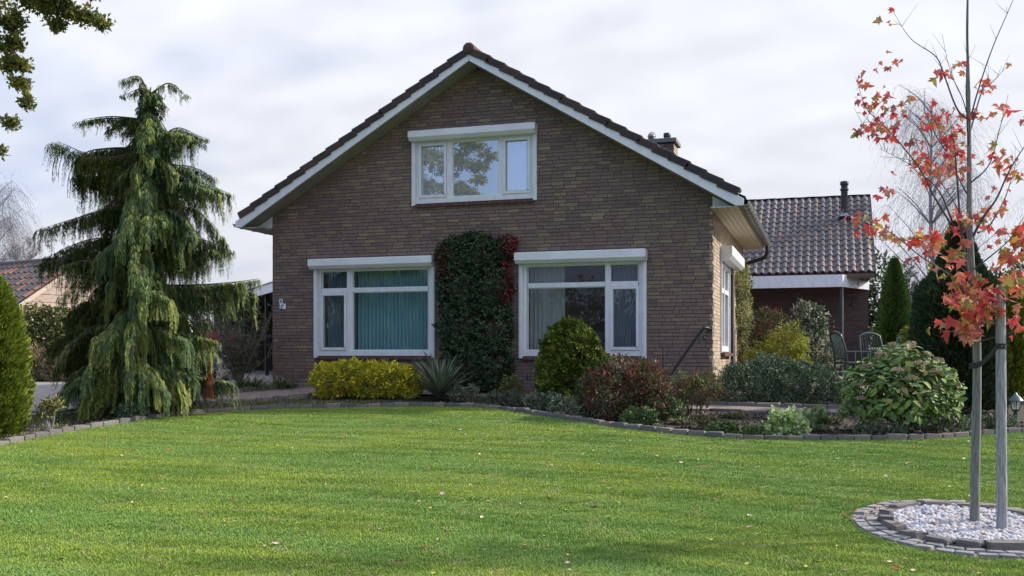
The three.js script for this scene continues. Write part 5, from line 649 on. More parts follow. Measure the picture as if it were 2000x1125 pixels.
// ------------------------------------------------------------------ hydrangea with single leaves and faded flower heads
{
  const R = rng(201), x0 = 6.83, z0 = 2.62, t = thing('hydrangea', 'large hydrangea with green and bronze leaves and faded pink flower heads', 'shrub', [x0, gy(x0, z0), z0], TH);
  const shape = (w) => { const P = [], I = [], U = []; const st = [[0, 0.02], [0.18, 0.6], [0.42, 1], [0.7, 0.72], [1, 0.0]]; for (const [f, k] of st) for (const s of [-1, 0, 1]) { P.push(s * k * w * 0.5, (s ? 0.14 * k * w : 0) - 0.22 * f * f, f); U.push(s, f); } for (let i = 0; i < 4; i++) for (let s = 0; s < 2; s++) { const o = i * 3 + s; I.push(o, o + 1, o + 3, o + 1, o + 4, o + 3); } const g = new THREE.BufferGeometry(); g.setAttribute('position', new THREE.Float32BufferAttribute(P, 3)); g.setAttribute('uv', new THREE.Float32BufferAttribute(U, 2)); g.setIndex(I); g.computeVertexNormals(); return g; };
  const gs = [shape(0.44), shape(0.5), shape(0.38)], lm = [[0.085, 0.165, 0.04], [0.125, 0.21, 0.045], [0.18, 0.26, 0.05], [0.06, 0.12, 0.035], [0.25, 0.29, 0.06], [0.28, 0.19, 0.09], [0.25, 0.24, 0.07]].map((c) => new THREE.MeshPhysicalMaterial({ color: RGB(...c), roughness: 0.85, transmission: 0.25, thickness: 0, side: THREE.DoubleSide }));
  const blobs = [[-0.36, 0.46, 0, 0.42, 0.5, 0.45], [0.02, 0.62, 0, 0.46, 0.52, 0.5], [0.42, 0.46, 0, 0.36, 0.48, 0.45], [0.0, 0.36, 0.14, 0.62, 0.42, 0.5]]; const st = [];
  const put = (i) => { const b = blobs[i % 4], d = dirRand(R); if (d.y < -0.55) d.y *= -1; d.normalize(); const rr = 0.72 + 0.34 * R(); const p = V(b[0] + d.x * b[3] * rr, Math.max(0.06, b[1] + d.y * b[4] * rr), b[2] + d.z * b[5] * rr), l = 0.085 + 0.07 * R(); const dir = d.clone().add(dirRand(R).multiplyScalar(0.6)); dir.y = dir.y * 0.5 + 0.12; dir.normalize(); return { p, l, dir, d }; };
  const face = (o, c) => { const y = c.d.clone().multiplyScalar(0.9).add(V(0, 0.55, 0)).add(dirRand(R).multiplyScalar(0.75)).normalize(), z = c.d.clone().multiplyScalar(0.6).add(dirRand(R).multiplyScalar(0.9)).add(V(0, 0.35, 0)); z.addScaledVector(y, -z.dot(y)).normalize(); o.setFromRotationMatrix(new THREE.Matrix4().makeBasis(y.clone().cross(z), y, z)); return o; };
  const cand = []; for (let i = 0; i < 2400; i++) cand.push(put(i)); cand.sort((a, b) => (b.p.z + b.p.y * 0.3) - (a.p.z + a.p.y * 0.3)); const rest = []; const col = [];
  cand.forEach((c, i) => { const k = R() < 0.09 ? 5 + Math.floor(R() * 2) : Math.floor(Math.pow(R(), 1.1) * 5); const g = gs[i % 3]; if (i < 290) { const m = mesh('leaf', g, lm[k], t); if (i) m.name = `leaf_${String(i).padStart(3, '0')}`; m.position.copy(c.p); face(m.quaternion, c); m.scale.setScalar(c.l); } else { const q = face(new THREE.Quaternion(), c); rest.push(g.clone().applyMatrix4(new THREE.Matrix4().compose(c.p, q, V(c.l, c.l, c.l)))); } });
  tag(mesh('leaves', join(rest), lm[1], t), null, null, null, 'stuff');
  for (let k = 0; k < 26; k++) { const a = R() * 6.2832, w = 0.15 + 0.42 * R(); st.push([[(R() - 0.5) * 0.2, -0.03, (R() - 0.5) * 0.2], [Math.cos(a) * w * 0.5, 0.45, Math.sin(a) * w * 0.5], [Math.cos(a) * w, 0.75 + 0.3 * R(), Math.sin(a) * w]]); } mesh('stem', stems(st, 0.009), M.bark, t);
  const pet = [[0.36, 0.29, 0.24], [0.30, 0.22, 0.17], [0.38, 0.34, 0.22], [0.22, 0.19, 0.10]];
  [[-0.62, 0.62, 0.25], [-0.5, 0.86, 0.2], [-0.3, 1.02, 0.15], [-0.12, 1.14, 0.05], [0.08, 1.12, 0.12], [0.3, 1.0, 0.15], [0.42, 0.94, 0.2], [0.1, 0.9, 0.42], [-0.2, 0.82, 0.42], [0.3, 0.8, 0.38], [-0.62, 0.45, 0.3], [0.55, 0.78, 0.1], [-0.05, 0.72, 0.52], [0.18, 1.16, -0.1]].forEach((c, i) => { const L_ = new Leaves(), cc = V(...c); for (let k = 0; k < 130; k++) { const d = dirRand(R); d.y = Math.abs(d.y) * 0.7 + 0.05; const p = cc.clone().add(V(d.x * 0.07, d.y * 0.05, d.z * 0.07)); const s = 0.018 + 0.012 * R(); L_.leaf(p, dirRand(R), d, s, s * 0.9, pick(R, pet)); } const m = L_.build('flower_head', M.leaf, t); if (i) m.name = `flower_head_${String(i).padStart(3, '0')}`; });
}
// ------------------------------------------------------------------ young maple, its stake and tie
{
  const R = rng(301), x0 = 7.09, z0 = 7.57, t = thing('maple_tree', 'young maple with sparse red and orange autumn leaves in the gravel ring', 'tree', [x0, gy(x0, z0), z0], TH);
  const S = 1 / 234, P = (u, v, dz = 0) => V((u - 1903) * S, (1030 - v) * S, dz);
  const tr = spline([P(1903, 1045), P(1905, 900), P(1908, 770), P(1907, 650), P(1898, 540), P(1894, 440), P(1893, 300), P(1892, 180), P(1889, 60), P(1885, -50, 0.05), P(1880, -150, 0.05)], 60);
  mesh('trunk', tube(tr, tr.map((_, i) => i < 24 ? lerp(0.040, 0.030, i / 24) : i < 40 ? lerp(0.030, 0.014, (i - 24) / 16) : lerp(0.014, 0.004, (i - 40) / 20)), 12), M.mapleBark, t);
  const br = [[[1899, 575], [1880, 510], [1866, 440], [1855, 350], [1846, 290], [1832, 235], 0.2, 0.015], [[1864, 446], [1840, 410], [1819, 383], [1797, 366], [1751, 334], [1749, 272], 0.35, 0.009], [[1858, 440], [1822, 385], [1789, 328], [1721, 249], [1687, 219], [1663, 158], 0.1, 0.010], [[1892, 235], [1879, 213], [1855, 136], [1845, 100], [1799, 61], [1768, 5], -0.25, 0.009], [[1893, 240], [1884, 190], [1864, 136], [1850, 60], -0.1, 0.006], [[1896, 470], [1915, 425], [1934, 394], [1955, 341], [1977, 300], [2010, 250], 0.2, 0.012], [[1910, 455], [1936, 443], [1972, 392], [1992, 350], [2010, 300], -0.2, 0.009], [[1893, 240], [1904, 183], [1928, 102], [1957, 28], [1975, -20], 0.15, 0.008], [[1894, 260], [1935, 165], [1962, 148], [2010, 100], -0.3, 0.007], [[1900, 600], [1850, 548], [1810, 525], [1771, 508], [1721, 474], [1670, 450], [1622, 430], 0.5, 0.009], [[1898, 545], [1835, 465], [1780, 462], [1724, 455], -0.4, 0.006], [[1906, 668], [1940, 657], [1985, 640], [2015, 625], 0.3, 0.008], [[1907, 660], [1880, 640], [1850, 600], [1815, 560], 0.45, 0.008], [[1893, 300], [1886, 230], [1883, 150], [1884, 50], [1882, -60], 0.08, 0.010], [[1894, 390], [1875, 330], [1868, 280], [1860, 220], -0.2, 0.007], [[1893, 360], [1918, 330], [1932, 260], [1940, 200], 0.25, 0.007], [[1897, 530], [1925, 500], [1950, 470], [1965, 430], 0.3, 0.008], [[1895, 480], [1880, 400], [1840, 330], [1800, 300], [1750, 290], -0.35, 0.007], [[1847, 295], [1815, 270], [1790, 240], [1760, 225], 0.3, 0.005], [[1721, 249], [1690, 245], [1665, 252], 0.2, 0.004], [[1789, 328], [1745, 312], [1705, 298], 0.15, 0.004], [[1905, 620], [1930, 600], [1945, 570], 0.4, 0.006], [[1903, 610], [1870, 590], [1830, 560], [1790, 535], 0.55, 0.007]];
  const wood = [], ends = [];
  for (const b of br) { const r = b.at(-1), f = b.at(-2), n = b.length - 2, pts = b.slice(0, n).map(([u, v], i) => P(u, v, f * Math.pow(i / (n - 1), 0.8))); const c = spline(pts, n * 5); wood.push(tube(c, c.map((_, i) => Math.max(0.0016, r * (1 - 0.85 * i / (n * 5)))), 6)); for (let i = Math.floor(n * 1.5); i <= n * 5; i += 1) ends.push(c[i]); for (let k = 0; k < n * 2; k++) { const i = Math.floor(n * 1.5 + R() * n * 3.4), d = V((R() - 0.5), 0.35 + 0.5 * R(), (R() - 0.5) * 1.2).normalize(), l = 0.05 + 0.16 * R(); wood.push(tube([c[i], c[i].clone().addScaledVector(d, l)], [0.0022, 0.0009], 3, false)); ends.push(c[i].clone().addScaledVector(d, l)); } }
  const crown = mesh('crown', join(wood), M.twig, t);
  // five-lobed leaf
  const leafG = (bend) => { const out = []; const tips = [[0, 1.0], [0.62, 0.62], [0.5, 0.05]], n = [[0.17, 0.52], [0.26, 0.26]]; out.push([0, 0.0], [0.18, 0.02], [0.5, 0.06], [0.36, 0.27], [0.63, 0.60], [0.40, 0.58], [0.20, 0.52], [0.22, 0.74], [0, 1.05], [-0.22, 0.74], [-0.20, 0.52], [-0.40, 0.58], [-0.63, 0.60], [-0.36, 0.27], [-0.5, 0.06], [-0.18, 0.02]); const g = new THREE.ShapeGeometry(new THREE.Shape(out.map(([x, y]) => new THREE.Vector2(x, y)))); const p = g.attributes.position; for (let i = 0; i < p.count; i++) { const x = p.getX(i), y = p.getY(i); p.setZ(i, bend * (Math.abs(x) * 0.85 - y * y * 0.55) + 0.06 * Math.sin(x * 7 + y * 5)); } const q = g.toNonIndexed(); q.computeVertexNormals(); q.rotateX(0); return q; };
  const lg = [leafG(0.45), leafG(0.95), leafG(-0.8), leafG(1.4)], lm = [[0.64, 0.075, 0.075], [0.62, 0.16, 0.08], [0.52, 0.04, 0.09], [0.60, 0.25, 0.10], [0.52, 0.20, 0.15], [0.34, 0.26, 0.07], [0.62, 0.40, 0.06], [0.36, 0.12, 0.11], [0.58, 0.14, 0.14]].map((c) => new THREE.MeshPhysicalMaterial({ color: RGB(...c), roughness: 0.85, transmission: 0.4, thickness: 0, side: THREE.DoubleSide }));
  const clumps = [[1865, 565, 62, 40, 44, 1], [1835, 480, 40, 45, 22, 1], [1890, 600, 45, 55, 40, 1], [1850, 630, 45, 35, 30, 1], [1960, 480, 35, 60, 40, 1], [1950, 545, 25, 30, 9, 1], [1985, 630, 25, 25, 10, 1], [1800, 465, 22, 30, 8, 1], [1665, 448, 48, 20, 15, 0.85], [1715, 465, 14, 12, 4, 0.85], [1705, 380, 30, 15, 6, 0.7], [1830, 265, 50, 40, 30, 0.8], [1820, 330, 40, 30, 24, 0.75], [1860, 310, 30, 25, 18, 0.8], [1710, 255, 50, 16, 18, 0.8], [1722, 205, 28, 30, 18, 0.75], [1670, 175, 18, 30, 6, 0.75], [1745, 130, 20, 25, 5, 0.7], [1862, 130, 24, 18, 7, 0.9], [1855, 210, 16, 30, 5, 0.7], [1915, 215, 25, 25, 9, 0.85], [1940, 160, 16, 14, 4, 0.8], [1985, 245, 20, 20, 5, 0.8], [1910, 300, 22, 30, 7, 0.8], [1955, 330, 28, 50, 9, 0.8], [1930, 430, 30, 30, 9, 0.9], [1752, 12, 14, 10, 3, 0.8], [1890, 430, 28, 30, 9, 0.9], [1780, 500, 20, 24, 5, 0.8], [1995, 330, 10, 25, 3, 0.8], [1960, 130, 15, 15, 1, 0.7]]; let n = 0; const more = [[], [], [], [], [], [], []], mk = [8, 3, 0, 4, 5, 1, 7];
  for (const [u, v, su, sv, c0, size] of clumps) for (let k = 0, cnt = Math.round(c0 * (v > 400 ? 1.35 : 1.75)); k < cnt; k++) {
    const g = () => (R() + R() + R() - 1.5) * 1.15; const w = P(u + g() * su, v + g() * sv, 0); // hang the leaf on the nearest twig
    let best = null, bd = 1e9; for (const e of ends) { const d2 = (e.x - w.x) ** 2 + (e.y - w.y) ** 2; if (d2 < bd) { bd = d2; best = e; } }
    const p = V(lerp(w.x, best.x, 0.22), lerp(w.y, best.y, 0.22), best.z + (R() - 0.5) * 0.3); const far = k > 21 || n >= 299, m = mesh('leaf', lg[Math.floor(R() * 4)], far ? lm[mk[k % 7]] : lm[v > 400 ? [0, 1, 3, 3, 4, 5, 8, 1, 0, 6, 5, 8][Math.floor(R() * 12)] : [2, 0, 7, 8, 4, 5, 1, 2, 7, 3, 0][Math.floor(R() * 11)]], crown); if (n) m.name = `leaf_${String(n).padStart(3, '0')}`; n++;
    const s = (0.048 + 0.058 * R()) * size * (v > 400 ? 0.98 : 0.92); m.scale.set(s, s, s); m.position.copy(p); m.rotation.order = 'YXZ'; m.rotation.set(-0.2 + (R() - 0.5) * 1.6, R() * 6.2832, Math.PI + (R() - 0.5) * 2.0); if (far) { m.updateMatrix(); more[k % 7].push(m.geometry.clone().applyMatrix4(m.matrix)); crown.remove(m); n--; }
  }
  more.forEach((list, i) => tag(mesh('leaves', join(list), lm[mk[i]], crown), null, null, null, 'stuff'));
  // stake
  const sx = 7.27, sz = 7.76, st = thing('tree_stake', 'weathered grey round wooden stake beside the maple trunk', 'stake', [sx, gy(sx, sz), sz], TH);
  const q = [V(0.0, -0.05, 0), V(-0.004, 0.7, 0), V(-0.008, 1.4, 0), V(-0.012, 2.02, 0)]; mesh('pole', tube(q, [0.041, 0.040, 0.039, 0.036], 16), M.timberGrey, st); mesh('pole_end', new THREE.CylinderGeometry(0.03, 0.036, 0.008, 16).translate(-0.012, 2.024, 0), M.timberGrey, st);
  const tie = thing('tree_tie', 'black rubber strap tying the maple trunk to the stake', 'strap', [sx, gy(sx, sz), sz], TH), off = V(x0 - sx, 0, z0 - sz).applyAxisAngle(V(0, 1, 0), -TH), dy = gy(x0, z0) - gy(sx, sz);
  const loop = (c, r, h, a0, a1) => { const pts = []; for (let k = 0; k <= 18; k++) { const a = lerp(a0, a1, k / 18); pts.push([c.x + Math.cos(a) * r, c.z + Math.sin(a) * r]); } return sheet(18, 1, (u, v) => { const [x, z] = pts[Math.round(u * 18)]; return V(x, c.y + (v - 0.5) * h, z); }); };
  mesh('band', loop(V(-0.009, 1.53, 0), 0.0425, 0.045, 0, 6.2832), M.black, tie); for (const k of [-1, 1]) mesh('rivet', new THREE.SphereGeometry(0.006, 8, 6).translate(-0.009 + k * 0.012, 1.53, 0.043), M.zinc, tie);
  const A = V(-0.045, 1.53, 0.015), B = V(off.x + 0.02, dy + 1.36, off.z + 0.045), C = V(off.x - 0.045, dy + 1.345, off.z); const sp = spline([A, A.clone().lerp(B, 0.5).add(V(0, -0.012, 0)), B, C], 20); mesh('strap', (() => { const g = []; const P2 = [], I = []; sp.forEach((p, i) => { for (const s of [-1, 1]) for (const e of [-1, 1]) P2.push(p.x, p.y + s * 0.024, p.z + e * 0.004); if (i) { const o = (i - 1) * 4; for (const [a, b] of [[0, 1], [1, 3], [3, 2], [2, 0]]) I.push(o + a, o + b, o + a + 4, o + b, o + b + 4, o + a + 4); } }); const gg = new THREE.BufferGeometry(); gg.setAttribute('position', new THREE.Float32BufferAttribute(P2, 3)); gg.setIndex(I); const h = gg.toNonIndexed(); h.computeVertexNormals(); return h; })(), M.black, tie);
}
// ------------------------------------------------------------------ oak overhanging the drive: its twigs enter the picture and mirror in the upper window
{
  const R = rng(401), x0 = -7.2, z0 = 9.2, y0 = gy(x0, z0), t = thing('oak_tree', 'large oak whose leafy branches overhang the drive above the conifer', 'tree', [x0, y0, z0]);
  const W = (x, y, z) => V(x - x0, y - y0, z - z0), tb = [], L_ = new Leaves(), pal = [[0.10, 0.135, 0.03, 0.3], [0.19, 0.205, 0.035, 0.32], [0.31, 0.27, 0.05, 0.24], [0.065, 0.085, 0.03, 0.14]];
  const tr = spline([W(-7.2, y0 - 0.1, 9.2), W(-7.1, 2.5, 9.2), W(-6.9, 5.5, 9.0), W(-6.8, 9, 9.1), W(-6.9, 12, 9.3)], 20); mesh('trunk', tube(tr, tr.map((_, i) => 0.36 * (1 - 0.8 * i / 20)), 12), M.bark, t);
  const limb = (pts, r) => { const c = spline(pts, 20); tb.push(tube(c, c.map((_, i) => r * (1 - 0.88 * i / 20)), 6)); return c; };
  const sprig = (p, rad, n, leaves) => { for (let k = 0; k < n * 1.4; k++) { const d = dirRand(R), q = p.clone().add(V(d.x * rad, d.y * rad * 0.6, d.z * rad)); tb.push(tube([p, p.clone().lerp(q, 0.5).add(V(0, 0.02, 0)), q], [0.006, 0.004, 0.002], 3, false)); const tone = pick(R, pal); for (let j = 0; j < leaves * 1.35; j++) { const f = 0.3 + 0.65 * R(), b = p.clone().lerp(q, f).add(dirRand(R).multiplyScalar(0.045)), s = 0.05 + 0.035 * R(), v = 0.8 + 0.4 * R(); L_.leaf(b, dirRand(R), dirRand(R), s, s * 0.55, [tone[0] * v, tone[1] * v, tone[2] * v], 0.2); } } };
  const l1 = limb([W(-6.9, 4.6, 9.1), W(-5.6, 5.3, 8.4), W(-4.4, 5.2, 7.6), W(-3.5, 4.95, 7.1), W(-2.5, 4.62, 6.75)], 0.10); const l2 = limb([W(-5.2, 5.3, 8.1), W(-4.2, 4.9, 7.4), W(-3.6, 4.4, 7.1), W(-3.38, 3.75, 7.0)], 0.05); const l3 = limb([W(-6.9, 5.2, 9.0), W(-5.0, 6.2, 7.6), W(-3.6, 6.1, 7.2), W(-2.6, 5.5, 7.0)], 0.09); const l4 = limb([W(-6.9, 4.0, 9.1), W(-5.2, 4.0, 7.9), W(-4.1, 3.7, 7.2), W(-3.55, 3.38, 7.05)], 0.05);
  // [x, y, z, spread, sprigs, leaves each]
  for (const [x, y, z, s, n, lv] of [[-2.95, 4.80, 6.87, 0.26, 22, 15], [-2.66, 4.70, 6.77, 0.20, 16, 14], [-2.42, 4.60, 6.7, 0.12, 8, 10], [-3.2, 4.86, 6.95, 0.22, 14, 13], [-3.46, 4.62, 7.02, 0.2, 18, 14], [-3.48, 4.35, 7.02, 0.18, 16, 14], [-3.40, 4.10, 7.02, 0.19, 18, 14], [-3.36, 3.86, 7.0, 0.14, 10, 12], [-3.27, 3.66, 6.98, 0.12, 8, 11], [-3.46, 3.40, 7.05, 0.12, 7, 10], [-3.58, 3.05, 7.08, 0.08, 4, 8], [-2.95, 4.58, 6.86, 0.13, 8, 10], [-3.6, 4.9, 7.1, 0.3, 14, 12]]) sprig(W(x, y, z), s, n, lv);
  for (const [x, y, z, s, n, lv] of [[-3.0, 5.55, 7.1, 0.4, 30, 16], [-2.5, 5.35, 6.95, 0.32, 26, 16], [-2.45, 5.0, 6.9, 0.25, 18, 14], [-2.2, 5.62, 6.9, 0.3, 22, 14], [-3.4, 5.3, 7.2, 0.4, 26, 14], [-2.75, 5.95, 7.1, 0.4, 28, 15], [-3.9, 5.7, 7.4, 0.5, 30, 14], [-4.2, 5.0, 7.5, 0.45, 28, 14], [-4.4, 4.4, 7.5, 0.4, 24, 12], [-2.9, 4.9, 7.0, 0.2, 12, 12]]) sprig(W(x, y, z), s, n, lv);
  for (let k = 0; k < 70; k++) { const a = R() * 6.2832, h = 4.8 + 7.5 * R(), w = 2.9 * Math.sqrt(Math.max(0.1, 1 - ((h - 8) / 4.8) ** 2)) * (0.5 + 0.5 * R()), c = tr[Math.min(19, Math.round((h - y0) / 13 * 20))]; if (Math.cos(a) * w > 2.4 && h < 7) continue; const e = V(c.x + Math.cos(a) * w, h - y0 + 0.4, c.z + Math.sin(a) * w); limb([c.clone(), c.clone().lerp(e, 0.5).add(V(0, 0.3, 0)), e], 0.06); sprig(e, 0.7, 26, 9); sprig(c.clone().lerp(e, 0.7), 0.6, 16, 8); }
  mesh('branches', join(tb), M.bark, t); L_.build('crown', M.leafThin, t);
}
// ------------------------------------------------------------------ bare and distant trees
function bareTree(name, label, x, z, o) {
  const R = rng(o.seed), t = thing(name, label, 'tree', [x, 0, z], TH), tb = [], L_ = new Leaves(), H = o.h, weep = o.weep, c = spline([[0, -0.1, 0], [0.1, H * 0.3, 0], [-0.05, H * 0.6, 0.1], [0.05, H, 0]], 20);
  mesh('trunk', tube(c, c.map((_, i) => o.r * (1 - 0.9 * i / 20)), 8), M.birch, t);
  const strand = (p, len) => { let q = p.clone(), d = V((R() - 0.5) * 0.9, weep ? 0.1 : 0.7, (R() - 0.5) * 0.9).normalize(); const pts = [q.clone()], n = 7; for (let i = 0; i < n; i++) { d.y -= weep ? 0.28 + 0.2 * R() : 0.02; d.x += (R() - 0.5) * 0.25; d.z += (R() - 0.5) * 0.25; d.normalize(); q = q.clone().addScaledVector(d, len / n); pts.push(q); } for (let i = 0; i < n; i++) { const a = pts[i], b = pts[i + 1], w = o.tw * (1 - 0.6 * i / n), col = o.col; L_.tri(a.x - w, a.y, a.z, a.x + w, a.y, a.z, b.x, b.y, b.z, col); L_.tri(a.x, a.y, a.z - w, a.x, a.y, a.z + w, b.x, b.y, b.z, col); } if (o.leafy) for (let k = 0; k < o.leafy; k++) { const s = 0.05 + 0.04 * R(); L_.leaf(pts[1 + Math.floor(R() * n)].clone().add(dirRand(R).multiplyScalar(0.06)), dirRand(R), dirRand(R), s, s * 0.6, pick(R, o.pal)); } };
  for (let k = 0; k < o.limbs; k++) { const f = 0.25 + 0.72 * R(), i = Math.floor(f * 20), a = R() * 6.2832, l = H * o.spread * (1.15 - f * 0.75) * (0.6 + 0.5 * R()); const e = c[i].clone().add(V(Math.cos(a) * l, l * (weep ? 1.1 : 0.8), Math.sin(a) * l)), m = c[i].clone().lerp(e, 0.5).add(V((R() - 0.5) * 0.2, l * 0.08, (R() - 0.5) * 0.2)), s = spline([c[i], m, e], 12); tb.push(tube(s, s.map((_, j) => o.r * 0.2 * (1 - 0.85 * j / 12)), 4, false)); for (let j = 3; j <= 12; j++) for (let q = 0; q < o.per; q++) strand(s[j], (weep ? 0.8 + 1.3 * R() : 0.35 + 0.5 * R()) * (o.len ?? 1)); }
  mesh('branches', join(tb), M.birch, t); L_.build('crown', M.leafDull, t); return t;
}
bareTree('weeping_birch', 'bare weeping birch with grey hanging twigs behind the maple', 9.0, -16.8, { seed: 71, h: 8.6, r: 0.13, weep: true, limbs: 46, spread: 0.24, per: 6, tw: 0.005, col: [0.27, 0.26, 0.32] });
bareTree('weeping_birch', 'second bare birch farther behind the wooden stake', 13.2, -19, { seed: 72, h: 6.4, r: 0.12, weep: true, limbs: 34, spread: 0.26, per: 6, tw: 0.0045, col: [0.30, 0.29, 0.33] });
bareTree('bare_birch', 'hazy bare birch standing beyond the timber shed roof', -25.6, -15, { seed: 73, h: 7.8, r: 0.12, weep: true, limbs: 36, spread: 0.2, per: 7, tw: 0.009, col: [0.34, 0.34, 0.38] });
bareTree('bare_birch', 'lower bare birch beyond the timber shed next to the taller one', -23.4, -14, { seed: 74, h: 4.9, r: 0.1, weep: false, limbs: 30, spread: 0.22, per: 6, tw: 0.007, col: [0.36, 0.35, 0.37], leafy: 1, pal: [[0.33, 0.31, 0.27]] });
function leafyTree(name, label, x, z, h, w, pal, seed, n = 5000, group, L = 0.16) { const b = [[0, h * 0.62, 0, w, h * 0.36, w], [-w * 0.4, h * 0.45, 0.2, w * 0.7, h * 0.3, w * 0.7], [w * 0.45, h * 0.48, -0.1, w * 0.7, h * 0.3, w * 0.7]]; const R = rng(seed), t = thing(name, label, 'tree', [x, gy(x, z), z], TH, group), L_ = new Leaves(); foliage(L_, R, { blobs: b, n, per: 14, L, W: L * 0.55, pal, wob: 0.3, skin: 0.7, spread: 2.6 }); mesh('trunk', tube([V(0, -0.1, 0), V(0.05, h * 0.4, 0), V(0, h * 0.8, 0)], [0.14, 0.1, 0.03], 8), M.bark, t); L_.build('crown', M.leafDull, t); return t; }
const fir = [[0.07, 0.10, 0.05], [0.10, 0.13, 0.06], [0.05, 0.075, 0.04]];
leafyTree('evergreen_tree', 'dark grey green tree far behind the stake', 13.0, -15.5, 4.4, 1.7, fir, 81, 6000); leafyTree('evergreen_tree', 'grey green tree behind the yellow green conifer', 10.9, -13.5, 2.9, 1.0, fir, 82, 4500); leafyTree('evergreen_tree', 'pale green tree between the annex and the cone conifer', 7.9, -19.8, 4.0, 0.9, [[0.11, 0.16, 0.06], [0.15, 0.19, 0.08]], 83, 4500); leafyTree('evergreen_tree', 'low grey green tree behind the globe conifer', 9.4, -17.5, 2.6, 1.1, fir, 84, 4000);
leafyTree('evergreen_tree', 'dark bushy tree at the far end of the drive beside the carport', -19.5, -17, 3.0, 1.8, fir, 88, 5000); leafyTree('evergreen_tree', 'green bushy tree at the far end of the drive behind the silver car', -16.0, -11.5, 2.5, 1.5, fir, 89, 5000);
leafyTree('golden_shrub', 'narrow yellowish shrub at the end of the annex wall', 7.35, -13.6, 1.7, 0.22, [[0.25, 0.22, 0.06], [0.18, 0.18, 0.05]], 85, 900, undefined, 0.08);
bush('clipped_hedge', 'dark hedge closing the garden behind the yellow green conifer', 'hedge', 11.6, -4.5, { seed: 86, n: 9000, per: 12, L: 0.1, W: 0.055, wob: 0.1, pal: [[0.06, 0.075, 0.04], [0.10, 0.10, 0.05], [0.16, 0.09, 0.06]], blobs: [[-1.4, 0.7, 0, 0.8, 0.8, 0.5], [-0.5, 0.7, 0, 0.8, 0.8, 0.5], [0.5, 0.7, 0, 0.8, 0.8, 0.5], [1.5, 0.7, 0, 0.8, 0.8, 0.5]] });
// trees across the street, mirrored in the window panes
[[-34, 47, 6.6, 3.2], [-28.5, 49, 7.4, 3.4], [-23.5, 46, 5.6, 2.8], [-19, 48, 7.0, 3.2], [-14, 46, 6.2, 3.0], [-9.5, 48, 6.6, 3.0], [-5, 46, 5.8, 2.8], [0, 48, 6.8, 3.2], [5, 47, 6.4, 3]].forEach(([x, z, h, w], i) => leafyTree('street_tree', ['broad green tree across the street facing the house', 'taller green tree across the street facing the house'][h > 6.7 ? 1 : 0], x, z, h, w, [[0.05, 0.065, 0.03], [0.075, 0.085, 0.035], [0.10, 0.10, 0.04]], 500 + i, 4200, 'row of trees across the street', 0.3));
bush('street_hedge', 'long dark hedge under the trees across the street', 'hedge', -14, 43.5, { seed: 87, turn: 0, n: 9000, per: 12, L: 0.28, W: 0.16, wob: 0.06, pal: [[0.04, 0.055, 0.025], [0.06, 0.075, 0.03]], blobs: [-20, -15, -10, -5, 0, 5, 10, 15, 20].map((x) => [x, 1.1, 0, 3.4, 1.5, 1.1]), stemCount: 18, stemR: 0.04 });
